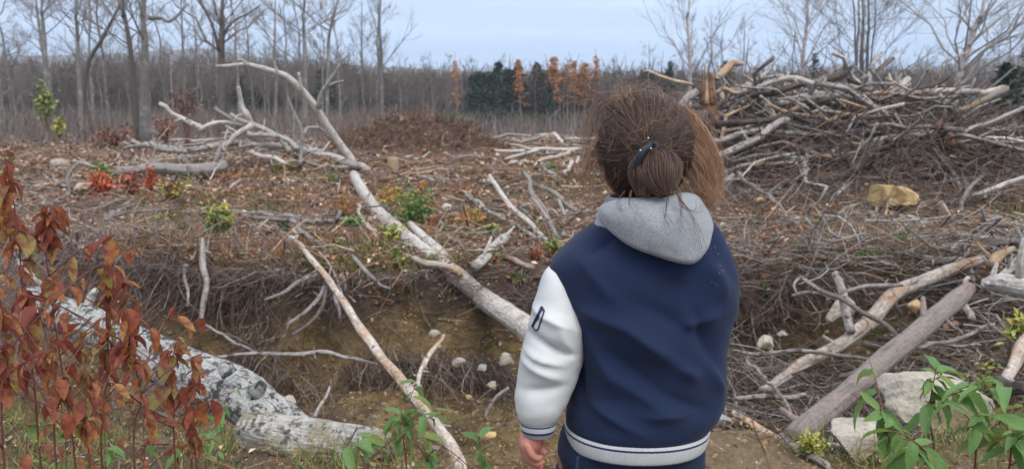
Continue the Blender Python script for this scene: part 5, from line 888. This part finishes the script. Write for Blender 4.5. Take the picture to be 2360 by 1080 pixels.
for s in (-1, 1): ell(HC+sd2*s*.082-ud*.03+fd*.0, HX, (.009, .019, .029))
nk = A(1495, 470, 1.475); hip = np.array([.242, 1.47, .62]); chest = np.array([.26, 1.47, .93])
cap_([HC-ud*.06, nk+[0, 0, -.05]], [.047, .052]); cap_([nk+[0, 0, -.07], chest, [.25, 1.47, .78], hip], [.07, .105, .095, .10])
SL = A(1345, 640, 1.47); EL = A(1262, 812, 1.45); WL = A(1238, 975, 1.42); SR = A(1628, 640, 1.48); ER = np.array([SR[0]-.01, 1.56, .80]); WR = np.array([SR[0]-.13, 1.70, .82])
cap_([chest+[-.03, 0, .11], SL, SL*.4+EL*.6, EL, WL], [.055, .048, .038, .032, .023]); cap_([chest+[.03, 0, .11], SR, ER*.5+SR*.5, ER, WR], [.055, .048, .036, .032, .022])
for s in (-1, 1): x = .242+s*.065; cap_([[x, 1.47, .60], [x+s*.01, 1.46, .35], [x+s*.01, 1.48, .07]], [.085, .06, .038]); cap_([[x+s*.01, 1.47, .05], [x+s*.02, 1.58, .035]], [.04, .033])
# visible left hand: palm, four curled fingers, thumb
def hand(px_list, D):
    for pts, rad in px_list: cap_([A(a, b, D+dy) for a, b, dy in pts], rad, 12)
hand([(((1228, 1000, .0), (1222, 1018, .0), (1220, 1032, .004)), [.023, .024, .021]),
      (((1214, 1030, .012), (1220, 1052, .016), (1238, 1062, .016), (1250, 1064, .014)), [.0105, .0095, .0085, .007]),
      (((1210, 1030, -.004), (1217, 1056, -.004), (1233, 1070, -.004), (1246, 1073, -.004)), [.0105, .0095, .0085, .007]),
      (((1212, 1028, -.019), (1222, 1054, -.022), (1236, 1066, -.020), (1246, 1066, -.018)), [.010, .009, .008, .0068]),
      (((1216, 1026, -.030), (1226, 1046, -.034), (1238, 1055, -.032), (1246, 1053, -.030)), [.009, .008, .007, .006]),
      (((1236, 1008, .022), (1244, 1024, .032), (1248, 1036, .030), (1255, 1042, .026)), [.0125, .0105, .009, .0078])], 1.42)
def hand2(W0):
    cap_([W0, W0+[-.03, .03, 0], W0+[-.05, .045, -.005]], [.021, .023, .02], 12)
    for k in range(4): o = W0+[-.055, .05, .024-.016*k]; cap_([o, o+[-.028, .016, -.004], o+[-.036, -.004, -.006], o+[-.022, -.014, -.006]], [.0098, .009, .008, .0068], 10)
    cap_([W0+[-.02, .03, .018], W0+[-.04, .03, .038], W0+[-.062, .034, .04]], [.0115, .0095, .0078], 10)
hand2(WR)
V, F = merge(BP); me = mk('body_union', V, F); tmp = bpy.data.objects.new('tmp_union', me); C.objects.link(tmp)
rm = tmp.modifiers.new('r', 'REMESH'); rm.mode = 'VOXEL'; rm.voxel_size = .0034; rm.use_smooth_shade = True; sm = tmp.modifiers.new('s', 'SMOOTH'); sm.iterations = 4; sm.factor = .5
bpy.context.view_layer.update(); dg = bpy.context.evaluated_depsgraph_get(); bm_ = bpy.data.meshes.new_from_object(tmp.evaluated_get(dg)); bpy.data.objects.remove(tmp); bm_.name = 'body'; bm_.materials.clear(); bm_.materials.append(M['skin']); bm_.polygons.foreach_set('use_smooth', np.ones(len(bm_.polygons), bool))
body = link('body', bm_, feet)
for s in (-1, 1):
    BP.clear(); ell(HC+sd2*s*.030+fd*.080-ud*.008, HX, (.013, .010, .011)); V, F = merge(BP); e = link('eye', mk('eye', V, F, mats=[M['eye']]), body); BP.clear(); ell(HC+sd2*s*.030+fd*.0875-ud*.008, HX, (.006, .004, .006)); V, F = merge(BP); link('iris', mk('iris', V, F, mats=[M['iris']]), body)
    V, F, _ = tube(resample([HC+sd2*s*.014+fd*.090+ud*.012, HC+sd2*s*.03+fd*.089+ud*.018, HC+sd2*s*.045+fd*.080+ud*.013], 8), np.full(8, .0025), 6); link('eyebrow', mk('eyebrow', V, F, mats=[M['iris']]), body)
BP.clear(); ell(HC+fd*.088-ud*.068, HX, (.020, .008, .006)); V, F = merge(BP); link('mouth', mk('mouth', V, F, mats=[M['lip']]), body); BP.clear()
# jacket
def ridge(V, N_, segs):
    for (a, b, c, d), amp, wd in segs:
        p = A(a, b, 1.34)[[0, 2]]; q = A(c, d, 1.34)[[0, 2]]; X = V[..., [0, 2]]; u = q-p; L2 = u@u; t = np.clip(((X-p)@u)/L2, 0, 1); dist = np.linalg.norm(X-(p+t[..., None]*u), axis=-1)
        back = sstep(YB+.02, YB-.05, V[..., 1]) if False else np.clip((YB+.01-V[..., 1])/.06, 0, 1); fade = np.sin(np.clip(t, .04, .96)*math.pi)**.6
        V = V+N_*(2.6*amp*np.exp(-np.abs(dist/wd*1.1)**1.35)*back*fade)[..., None]
    return V
rows = [rowpx(478, 1436, 1590, YB, .05), rowpx(497, 1402, 1628, YB, .070), rowpx(520, 1362, 1655, YB, .088), rowpx(550, 1322, 1668, YB, .102), rowpx(580, 1288, 1683, YB, .110), rowpx(612, 1266, 1694, YB, .116), rowpx(655, 1268, 1703, YB, .121), rowpx(700, 1284, 1703, YB, .124), rowpx(745, 1300, 1690, YB, .124),
        rowpx(800, 1314, 1680, YB, .120), rowpx(860, 1318, 1680, YB, .119), rowpx(905, 1312, 1677, YB, .122), rowpx(935, 1305, 1664, YB, .126), rowpx(955, 1302, 1648, YB, .126), rowpx(968, 1302, 1634, YB, .122), rowpx(976, 1306, 1628, YB, .117)]
seg = 128; V, F = loft(rows, 110, seg, 2.25); a = np.arange(seg)*2*math.pi/seg; Nn = np.broadcast_to(np.stack([np.cos(a), np.sin(a), 0*a], -1), V.shape)
V = ridge(V, Nn, [((1440, 745, 1560, 840), .011, .020), ((1560, 840, 1620, 880), .007, .014), ((1470, 700, 1640, 790), -.006, .02), ((1380, 800, 1520, 900), -.006, .022), ((1400, 860, 1560, 960), .006, .02), ((1350, 760, 1420, 900), .006, .018), ((1330, 720, 1450, 760), .006, .015), ((1600, 700, 1660, 850), -.007, .018),
        ((1560, 760, 1680, 730), .006, .013), ((1640, 840, 1690, 930), .006, .012), ((1330, 590, 1420, 700), .005, .02), ((1640, 600, 1690, 700), .006, .02), ((1500, 900, 1650, 960), -.005, .015), ((1360, 940, 1480, 1000), .005, .012), ((1580, 640, 1540, 740), -.004, .025), ((1330, 830, 1345, 960), -.006, .012), ((1480, 960, 1600, 950), .005, .012), ((1420, 560, 1350, 600), -.005, .012)])
V[..., 0] = .2415+(V[..., 0]-.2415)*.975; g1 = fbm(V[..., 0]*9+5, V[..., 2]*9+V[..., 1]*6, 3, 3)*.020*np.clip((V[..., 2]-.66)/.05, 0, 1); V = V+Nn*g1[..., None]
jk = link('jacket', mk('jacket', V.reshape(-1, 3), F, mats=[M['navy']]), feet)
def bands(name, rows, mats_h, parent, seg=96, nrib=0, amp=.0):
    """knitted band: every stripe a ring of its own colour"""
    n = sum(h for _, h in mats_h); V, F = loft(rows, n+1, seg, 2.2); ms = []; mi = []
    for mt, h in mats_h:
        if M[mt] not in ms: ms.append(M[mt])
        mi += [ms.index(M[mt])]*(h*seg)
    if nrib: a = np.arange(seg)*2*math.pi/seg; q = 1+amp*np.sin(a*nrib); c = np.array([V[..., 0].mean(1), V[..., 1].mean(1)]).T[:, None, :]; V[..., :2] = c+(V[..., :2]-c)*q[None, :, None]
    return link(name, mk(name, V.reshape(-1, 3), F, mats=ms, mi=mi), parent)
hr = rowpx(972, 1304, 1630, YB, .119); z0 = hr[2]; tl = hr[5]
hem = [[hr[0], YB, z0, hr[3], .119, tl], [hr[0], YB, z0-.006, hr[3]+.002, .122, tl], [hr[0]-.001, YB, z0-.02, hr[3]+.001, .121, tl], [hr[0]-.002, YB, z0-.034, hr[3]-.003, .118, tl], [hr[0]-.002, YB, z0-.041, hr[3]-.007, .113, tl]]
bands('hem_band', hem, [('rib_white', 3), ('rib_navy', 1), ('rib_white', 6), ('rib_navy', 2)], jk, 288, 90, .003)
# sleeves
def sleeve(rows, seed, cuff_rows, ridges=()):
    V, F = loft(rows, 90, 72, 2.1); a = np.arange(72)*2*math.pi/72; Nn = np.broadcast_to(np.stack([np.cos(a), np.sin(a), 0*a], -1), V.shape)
    V = ridge(V, Nn, ridges) if ridges else V
    V = V+Nn*(fbm(V[..., 0]*10+seed, V[..., 2]*16+V[..., 1]*6, 7, 3)*.013)[..., None]
    s = link('sleeve', mk('sleeve', V.reshape(-1, 3), F, mats=[M['sleeve']]), jk)
    bands('cuff', cuff_rows, [('rib_grey', 2), ('rib_navy', 1), ('rib_white', 3), ('rib_navy', 2), ('rib_grey', 4)], s, 144, 48, .006); return s
YS = 1.435
sr = [rowpx(612, 1272, 1296, 1.46, .02), rowpx(622, 1258, 1312, 1.455, .042), rowpx(655, 1244, 1328, 1.448, .056), rowpx(700, 1233, 1346, 1.443, .066), rowpx(745, 1219, 1357, YS, .069), rowpx(800, 1203, 1350, YS, .066), rowpx(850, 1193, 1338, 1.43, .061), rowpx(900, 1187, 1318, 1.425, .056), rowpx(935, 1187, 1301, 1.42, .050), rowpx(955, 1192, 1290, 1.42, .044), rowpx(966, 1198, 1281, 1.42, .038)]
cr = rowpx(962, 1196, 1284, 1.42, .038); cuf = [[cr[0], 1.42, cr[2]-d, cr[3]*k, .038*k, cr[5]] for d, k in ((0, .99), (.008, .98), (.018, .93), (.026, .86), (.032, .80))]
sv = sleeve(sr, 1, cuf, [((1215, 790, 1330, 835), -.008, .008), ((1210, 830, 1300, 855), .005, .007), ((1225, 730, 1330, 770), .005, .012), ((1200, 850, 1300, 890), .005, .012), ((1210, 920, 1300, 905), -.005, .010), ((1290, 760, 1330, 860), .004, .012)])
rs = [[SR[0]-.01, 1.48, SR[2]-.01, .02, .02, 0], [SR[0]-.012, 1.50, SR[2]-.03, .035, .05, 0], [SR[0]-.015, 1.53, SR[2]-.09, .045, .055, 0], [SR[0]-.02, 1.56, .84, .045, .055, 0], [ER[0]-.02, 1.585, .79, .045, .05, 0], [ER[0]-.04, 1.60, .765, .03, .035, 0]]
V, F = loft(rs, 40, 48); link('sleeve', mk('sleeve', V.reshape(-1, 3), F, mats=[M['sleeve']]), jk)
V, F, _ = tube(resample([ER+[-.005, .03, 0], ER*.5+WR*.5, WR+[.02, -.015, 0]], 20), np.interp(np.linspace(0, 1, 20), [0, .6, 1], [.05, .045, .032]), 32, .12, 5); s2 = link('sleeve', mk('sleeve', V, F, mats=[M['sleeve']]), jk)
V, F, _ = tube(resample([WR+[.03, -.02, 0], WR+[-.002, .0, 0]], 6), np.full(6, .031), 32); link('cuff', mk('cuff', V, F, mats=[M['rib_navy']]), s2)
# outlined felt numeral on the sleeve: strips laid on the sleeve's surface
def on_sleeve(px, py, off=.0012):
    d = ray(px, py); o = Vector(CAM); hit, loc, nrm, _ = sv.ray_cast(o, Vector(d/np.linalg.norm(d)))
    return (np.array(loc)+np.array(nrm)*off) if hit else A(px, py, 1.40)
bpy.context.view_layer.update()
def strip(pts, wpx, name='numeral'):
    P = resample([on_sleeve((p[0]-1230)*1.2+1239, p[1]) for p in (np.array(pts[0])*(1-u)+np.array(pts[-1])*u for u in np.linspace(0, 1, 8))], 24); R = np.full(24, wpx*.72*1.42/FPX); V, F, _ = tube(P, R, 6); link(name, mk(name, V, F, mats=[M['patch']]), sv)
for a_, b_, w_ in (((1221, 752), (1237, 713), 5.5), ((1221, 752), (1227, 761), 2.6), ((1227, 761), (1232, 757), 2.6), ((1232, 757), (1243, 717), 2.6), ((1243, 717), (1239, 707), 3.4), ((1239, 707), (1236, 711), 4.0)): strip([a_, b_], w_)
# hood lying on the back
def hoodmesh():
    T = [(1376, 492, 1.415), (1388, 474, 1.395), (1425, 462, 1.372), (1480, 457, 1.358), (1535, 456, 1.357), (1575, 446, 1.37), (1605, 452, 1.40), (1628, 480, 1.43)]
    Bt = [(1380, 500, 1.40), (1408, 528, 1.362), (1452, 560, 1.338), (1510, 583, 1.322), (1565, 599, 1.318), (1600, 598, 1.325), (1628, 566, 1.352), (1641, 520, 1.39)]
    n = 60; k = 30; Tp = resample([A(*t_) for t_ in T], n); Bp = resample([A(*t_) for t_ in Bt], n); u = np.linspace(0, 1, n); V = np.zeros((n, k, 3))
    for j in range(k):
        v = j/(k-1)
        if v < .75: s = v/.75; p = Tp*(1-s)[..., None] if False else Tp*(1-s)+Bp*s; bul = .024*np.sin(math.pi*s**.8)*np.sin(math.pi*np.clip(u, .02, .98))**.5; p = p+np.stack([0*u, -bul-.006*s, bul*.25], -1)
        else: s = (v-.75)/.25; p = Bp+np.stack([0*u, -.006+.045*s+0*u, .004*np.sin(s*math.pi)-.004+.018*s+0*u], -1)
        V[:, j] = p
    f = fbm(V[..., 0]*22, V[..., 2]*26, 5, 3)*.010; V[..., 1] -= f
    i = np.arange(n-1)[:, None]; j = np.arange(k-1); F = np.stack([i*k+j, i*k+j+1, (i+1)*k+j+1, (i+1)*k+j], -1).reshape(-1, 4)
    F = F[:, ::-1]; return V.reshape(-1, 3), F
V, F = hoodmesh(); hd = link('hood', mk('hood', V, F, mats=[M['heather']]), jk); sol = hd.modifiers.new('thick', 'SOLIDIFY'); sol.thickness = .004; sol.offset = 0
nc = A(1492, 478, 1.455); cr_ = [[nc[0], nc[1], nc[2]-.06, .11, .085, 0], [nc[0], nc[1], nc[2]-.02, .098, .078, 0], [nc[0], nc[1], nc[2]+.012, .083, .072, 0], [nc[0], nc[1], nc[2]+.022, .074, .066, 0], [nc[0], nc[1], nc[2]+.012, .066, .060, 0], [nc[0], nc[1], nc[2]-.03, .062, .056, 0]]
V, F = loft(cr_, 30, 64); V = V+(fbm(V[..., 0]*25, V[..., 1]*25+V[..., 2]*20, 9, 3)*.010)[..., None]; link('collar', mk('collar', V.reshape(-1, 3), F, mats=[M['heather']]), hd)
# white flecks of dust on the shoulder
q = np.random.default_rng(2); Vp = []; Fp = []
for i in range(16):
    px, py = q.uniform(1625, 1698), q.uniform(568, 660); d = ray(px, py); hit, loc, nrm, _ = jk.ray_cast(Vector(CAM), Vector(d/np.linalg.norm(d)))
    if hit: p = np.array(loc)+np.array(nrm)*.0008; u = q.normal(size=3); u /= np.linalg.norm(u); V, F, _ = tube([p-u*.001, p, p+u*q.uniform(.001, .003)], [.0004, .0006, .0003], 5); Vp.append((V, F))
if Vp: V, F = merge(Vp); o = link('dust_flecks', mk('dust_flecks', V, F, mats=[M['rib_grey']]), jk); o['kind'] = 'stuff'
# trousers and shoes
BP.clear(); cap_([[.242, 1.465, .70], [.242, 1.465, .60], [.242, 1.465, .56]], [.105, .112, .10], 24)
for s in (-1, 1): x = .242+s*.066; cap_([[x, 1.465, .62], [x+s*.012, 1.465, .42], [x+s*.016, 1.475, .22], [x+s*.016, 1.48, .06]], [.088, .078, .066, .056], 20)
V, F = merge(BP); tmp = bpy.data.objects.new('tmp_t', mk('t', V, F)); C.objects.link(tmp); rm = tmp.modifiers.new('r', 'REMESH'); rm.mode = 'VOXEL'; rm.voxel_size = .008; sm = tmp.modifiers.new('s', 'SMOOTH'); sm.iterations = 6
bpy.context.view_layer.update(); tm_ = bpy.data.meshes.new_from_object(tmp.evaluated_get(bpy.context.evaluated_depsgraph_get())); bpy.data.objects.remove(tmp)
Vt = np.array([v.co for v in tm_.vertices]); Vt[:, :2] += (fbm(Vt[:, 0]*14, Vt[:, 2]*22, 6, 3)*.018)[:, None]; tm_.vertices.foreach_set('co', Vt.astype(np.float32).ravel()); tm_.materials.clear(); tm_.materials.append(M['trouser']); tm_.polygons.foreach_set('use_smooth', np.ones(len(tm_.polygons), bool)); tm_.update()
tr_ = link('trousers', tm_, feet)
BP.clear(); P0 = A(1331, 1062, 1.375); V, F, _ = tube(resample([A(1332, 1050, 1.372), A(1330, 1066, 1.366), A(1329, 1084, 1.36)], 8), np.full(8, .003), 6); link('pocket_seam', mk('pocket_seam', V, F, mats=[M['rib_navy']]), tr_)
for s in (-1, 1):
    BP.clear(); x = .242+s*.085; cap_([[x, 1.44, .04], [x+s*.004, 1.52, .045], [x+s*.01, 1.62, .035]], [.042, .044, .036], 18); V, F = merge(BP); V[:, 2] = np.maximum(V[:, 2], .005); link('shoe', mk('shoe', V, F, mats=[M['shoe']]), feet)
BP.clear()
# hair
m = vcmat('hair', .42, 60, .85, 1.15, spec=.45); M['hair'] = m
RAD = np.array([.0945, .104, .105]); TIE = A(1497, 345, 1.372); td = (TIE-HC)/RAD; td /= np.linalg.norm(td)
q = np.random.default_rng(9)
DK = np.array([[.048, .027, .020], [.066, .038, .028], [.038, .021, .016], [.11, .064, .044]])
def strands(P, r0, col, name, parent, s=3): 
    k = P.shape[1]; R = r0[:, None]*np.linspace(1, .45, k)[None, :]; V, F, c = batch(P, R, s, col, 3); return link(name, mk(name, V, F, c, mats=[M['hair']]), parent)
u = np.linspace(0, math.pi, 40); v = np.arange(65)*2*math.pi/64; S = np.stack([np.sin(u)[:, None]*np.cos(v), np.sin(u)[:, None]*np.sin(v), np.cos(u)[:, None]+0*v], -1)
rr = 1+.02*fbm(S[..., 0]*5, S[..., 2]*5+S[..., 1]*3, 2, 3); Cp = HC+S*RAD*.965*rr[..., None]
fdn = fd; cut = (S@fdn) > .42
Cp[cut] = HC+(S*RAD*.72)[cut]
i = np.arange(39)[:, None]; j = np.arange(64); F = np.stack([i*65+j, (i+1)*65+j, (i+1)*65+j+1, i*65+j+1], -1).reshape(-1, 4)
hair = link('hair', mk('hair', Cp.reshape(-1, 3), F, np.tile([[.058, .035, .027]], (40*65, 1)), mats=[M['hair']]), feet)
n = 9000; D0 = q.normal(size=(n*2, 3)); D0 /= np.linalg.norm(D0, axis=1, keepdims=True); D0 = D0[(D0@fdn < .40) & (D0@td < .97)][:n]; n = len(D0); k = 12; t = np.linspace(0, 1, k)
om = np.arccos(np.clip(D0@td, -1, 1)); sl = (np.sin((1-t)[None, :]*om[:, None])[..., None]*D0[:, None, :]+np.sin(t[None, :]*om[:, None])[..., None]*td)/np.sin(om)[:, None, None]
lay_ = q.uniform(.97, 1.03, n)[:, None]+.012*np.sin(t*3+q.uniform(0, 6, n)[:, None])+np.where(q.uniform(size=n) < .05, .035, 0)[:, None]*np.sin(t*math.pi)[None, :]
wob = q.normal(0, .010, (n, 1, 3))*np.sin(t*math.pi)[None, :, None]+.004*np.sin(t[None, :, None]*q.uniform(3, 9, (n, 1, 1))+q.uniform(0, 6, (n, 1, 3)))
P = HC+(sl+wob)*RAD*lay_[..., None]
strands(P, q.uniform(.0003, .0006, n), DK[q.choice(4, n, p=[.4, .3, .2, .1])]*q.uniform(.8, 2.0, (n, 1)), 'hair_strands', hair)
# tied knot of hair hanging from the elastic
def bun(n, bot, w_, lo, name, seed, rs=(.00028, .00055)):
    # locks swing out round the knot from the elastic and come together again below
    k = 16; t = np.linspace(0, 1, k); ax = bot-TIE; Ln = np.linalg.norm(ax); ax = ax/Ln; U = np.array([1., 0, 0]); U -= ax*U.dot(ax); U /= np.linalg.norm(U); W_ = np.cross(U, ax); W_ = W_ if W_[1] < 0 else -W_
    ph = q.uniform(-.45*math.pi, 1.45*math.pi, n); rr = w_*q.uniform(lo, 1, n)**.5; s_ = np.sin(np.clip(t*1.02, 0, 1)*math.pi*.93)**.75
    sw = ph[:, None]+.7*(t-.5)[None, :]+q.normal(0, .12, (n, 1))
    P = TIE+ax*(Ln*(t**1.15))[None, :, None]+U*(rr[:, None]*np.cos(sw)*s_)[..., None]*1.15+W_*(rr[:, None]*np.sin(sw)*s_)[..., None]*.8
    P = P+.0016*np.sin(t[None, :, None]*q.uniform(4, 14, (n, 1, 1))+q.uniform(0, 6, (n, 1, 3)))
    return strands(P, q.uniform(*rs, n), np.vstack([DK, [[.13, .075, .05]]])[q.choice(5, n)]*q.uniform(.8, 2.2, (n, 1)), name, hair)
bun(2400, A(1532, 450, 1.335), .031, .3, 'ponytail', 4); bun(260, A(1480, 452, 1.345), .028, .5, 'ponytail', 5); bun(160, A(1540, 440, 1.33), .040, .8, 'ponytail', 6, (.0002, .0004))
def body_strands(n, ctrl, spread, col, name, rad=(.0002, .00042), curl=.006, k=16, fr=(5, 16), parent=hair):
    """ctrl: (px,py,Y) guide; strands scatter round it, more towards their ends"""
    G = resample([A(*c) for c in ctrl], k); t = np.linspace(0, 1, k); sp = np.interp(t, np.linspace(0, 1, len(spread)), spread)
    o = q.normal(0, 1, (n, 1, 3))*sp[None, :, None]; ln = q.uniform(.72, 1.03, n); P = np.zeros((n, k, 3)); 
    for a_ in range(n):
        x_ = np.clip(t*ln[a_], 0, 1)*(k-1); i_ = np.minimum(x_.astype(int), k-2); f_ = (x_-i_)[:, None]; P[a_] = G[i_]*(1-f_)+G[i_+1]*f_
    P = P+o+curl*t[None, :, None]*np.sin(t[None, :, None]*q.uniform(*fr, (n, 1, 1))+q.uniform(0, 6, (n, 1, 3)))
    return strands(P, q.uniform(*rad, n), np.array(col)[q.integers(0, len(col), n)]*q.uniform(.7, 1.5, (n, 1)), name, parent)
LT = [[.32, .17, .095], [.24, .125, .07], [.38, .22, .13]]; MD = [[.13, .08, .055], [.18, .11, .075], [.09, .055, .04]]
body_strands(330, [(1572, 262, 1.47), (1600, 300, 1.47), (1632, 350, 1.465), (1648, 405, 1.46), (1638, 450, 1.455), (1612, 468, 1.44), (1585, 462, 1.43)], [.009, .013, .013, .011, .008, .007, .008], LT, 'loose_lock', curl=.012, fr=(3, 10))
body_strands(240, [(1575, 330, 1.45), (1605, 370, 1.44), (1628, 420, 1.44), (1622, 455, 1.43), (1590, 462, 1.42)], [.009, .012, .012, .009, .008], LT, 'loose_lock', curl=.012, fr=(3, 10))
body_strands(110, [(1585, 400, 1.43), (1610, 440, 1.43), (1650, 470, 1.43), (1665, 500, 1.43)], [.01, .012, .014, .016], LT+MD, 'loose_lock')
body_strands(70, [(1445, 222, 1.46), (1402, 232, 1.47), (1368, 270, 1.48), (1354, 335, 1.48), (1360, 395, 1.47), (1385, 440, 1.46)], [.005, .008, .009, .008, .008, .008], MD+LT[:1], 'loose_lock', curl=.009)
body_strands(60, [(1400, 300, 1.46), (1365, 350, 1.46), (1350, 400, 1.455), (1362, 445, 1.45), (1395, 470, 1.44)], [.006, .008, .008, .008, .009], MD+LT, 'loose_lock', curl=.010, fr=(8, 22))
body_strands(70, [(1440, 245, 1.42), (1425, 222, 1.44), (1440, 210, 1.47), (1485, 208, 1.5)], [.01, .012, .012, .014], MD+LT[:1], 'loose_lock', curl=.006)
# frizz standing off the whole outline
n = 520; D0 = q.normal(size=(n*4, 3)); D0 /= np.linalg.norm(D0, axis=1, keepdims=True); D0 = D0[(D0@fdn < .5) & (D0[:, 2] > -.35)][:n]; n = len(D0); k = 9; t = np.linspace(0, 1, k)
tg = np.cross(D0, q.normal(size=(n, 3))); tg /= np.linalg.norm(tg, axis=1, keepdims=True); off = q.uniform(.0, .16, n)**1.3
P = HC+(D0[:, None, :]*(1+off[:, None]*np.sin(t*2.6)[None, :])[..., None]+tg[:, None, :]*(t*.65)[None, :, None])*RAD+.003*np.sin(t[None, :, None]*q.uniform(4, 14, (n, 1, 1))+q.uniform(0, 6, (n, 1, 3)))
strands(P, q.uniform(.0002, .0004, n), np.array(MD+LT)[q.integers(0, 6, n)], 'flyaway_hair', hair)
# wisps over the hood
for i, c in enumerate([[(1455, 440, 1.33), (1450, 468, 1.322), (1462, 485, 1.316), (1500, 500, 1.305)], [(1560, 440, 1.32), (1572, 478, 1.31), (1570, 515, 1.30), (1585, 545, 1.295)], [(1568, 448, 1.33), (1570, 480, 1.32), (1605, 492, 1.32), (1612, 470, 1.33)], [(1565, 455, 1.32), (1590, 490, 1.31), (1608, 530, 1.31), (1618, 585, 1.31)], [(1440, 440, 1.34), (1425, 465, 1.34), (1432, 492, 1.335)], [(1540, 450, 1.32), (1535, 490, 1.31), (1545, 520, 1.30)]]):
    body_strands(5, c, [.001, .002, .003, .004], DK.tolist(), 'hair_wisp', rad=(.0003, .0006), curl=.002)
# elastic and its glitter beads
th = np.linspace(0, 2*math.pi, 40)
tc_ = TIE+np.array([-.003, -.006, -.004]); rp = tc_+np.stack([np.cos(th)*.013+np.sin(th)*.006, np.sin(th)*.004-.004, np.sin(th)*.015+np.cos(th)*.004], -1); V, F, _ = tube(rp, np.full(40, .0055), 10, .1, 2, cap=False)
tie = link('hair_tie', mk('hair_tie', V, F, mats=[M['rubber']]), hair)
V, F, _ = tube(resample([A(1502, 336, 1.345), A(1480, 352, 1.342), A(1470, 385, 1.345), A(1472, 405, 1.352)], 14), np.interp(np.linspace(0, 1, 14), [0, .4, 1], [.005, .009, .004]), 12, .1, 3); link('elastic_loop', mk('elastic_loop', V, F, mats=[M['rubber']]), tie)
for px, py in ((1500, 342), (1494, 318), (1476, 346)):
    BP.clear(); ell(A(px, py, 1.332 if py > 330 else 1.368), I3, (.0013, .0013, .0013)); V, F = merge(BP); link('bead', mk('bead', V, F, mats=[M['bead']]), tie)
# ------------------------------------------------------------------ the air
hz = bpy.data.meshes.new('haze'); bmz = bmesh.new(); bmesh.ops.create_cube(bmz, size=1); bmz.to_mesh(hz); bmz.free(); o = link('haze', hz, None, (0, 450, 57)); o.scale = (3000, 1100, 130); o['kind'] = 'stuff'
m = bpy.data.materials.new('haze'); m.use_nodes = True; m.node_tree.nodes.clear(); vo = m.node_tree.nodes.new('ShaderNodeVolumePrincipled'); vo.inputs['Density'].default_value = .0006; vo.inputs['Color'].default_value = (.80, .88, 1, 1); vo.inputs['Anisotropy'].default_value = .2
mo = m.node_tree.nodes.new('ShaderNodeOutputMaterial'); m.node_tree.links.new(vo.outputs[0], mo.inputs['Volume']); hz.materials.append(m)
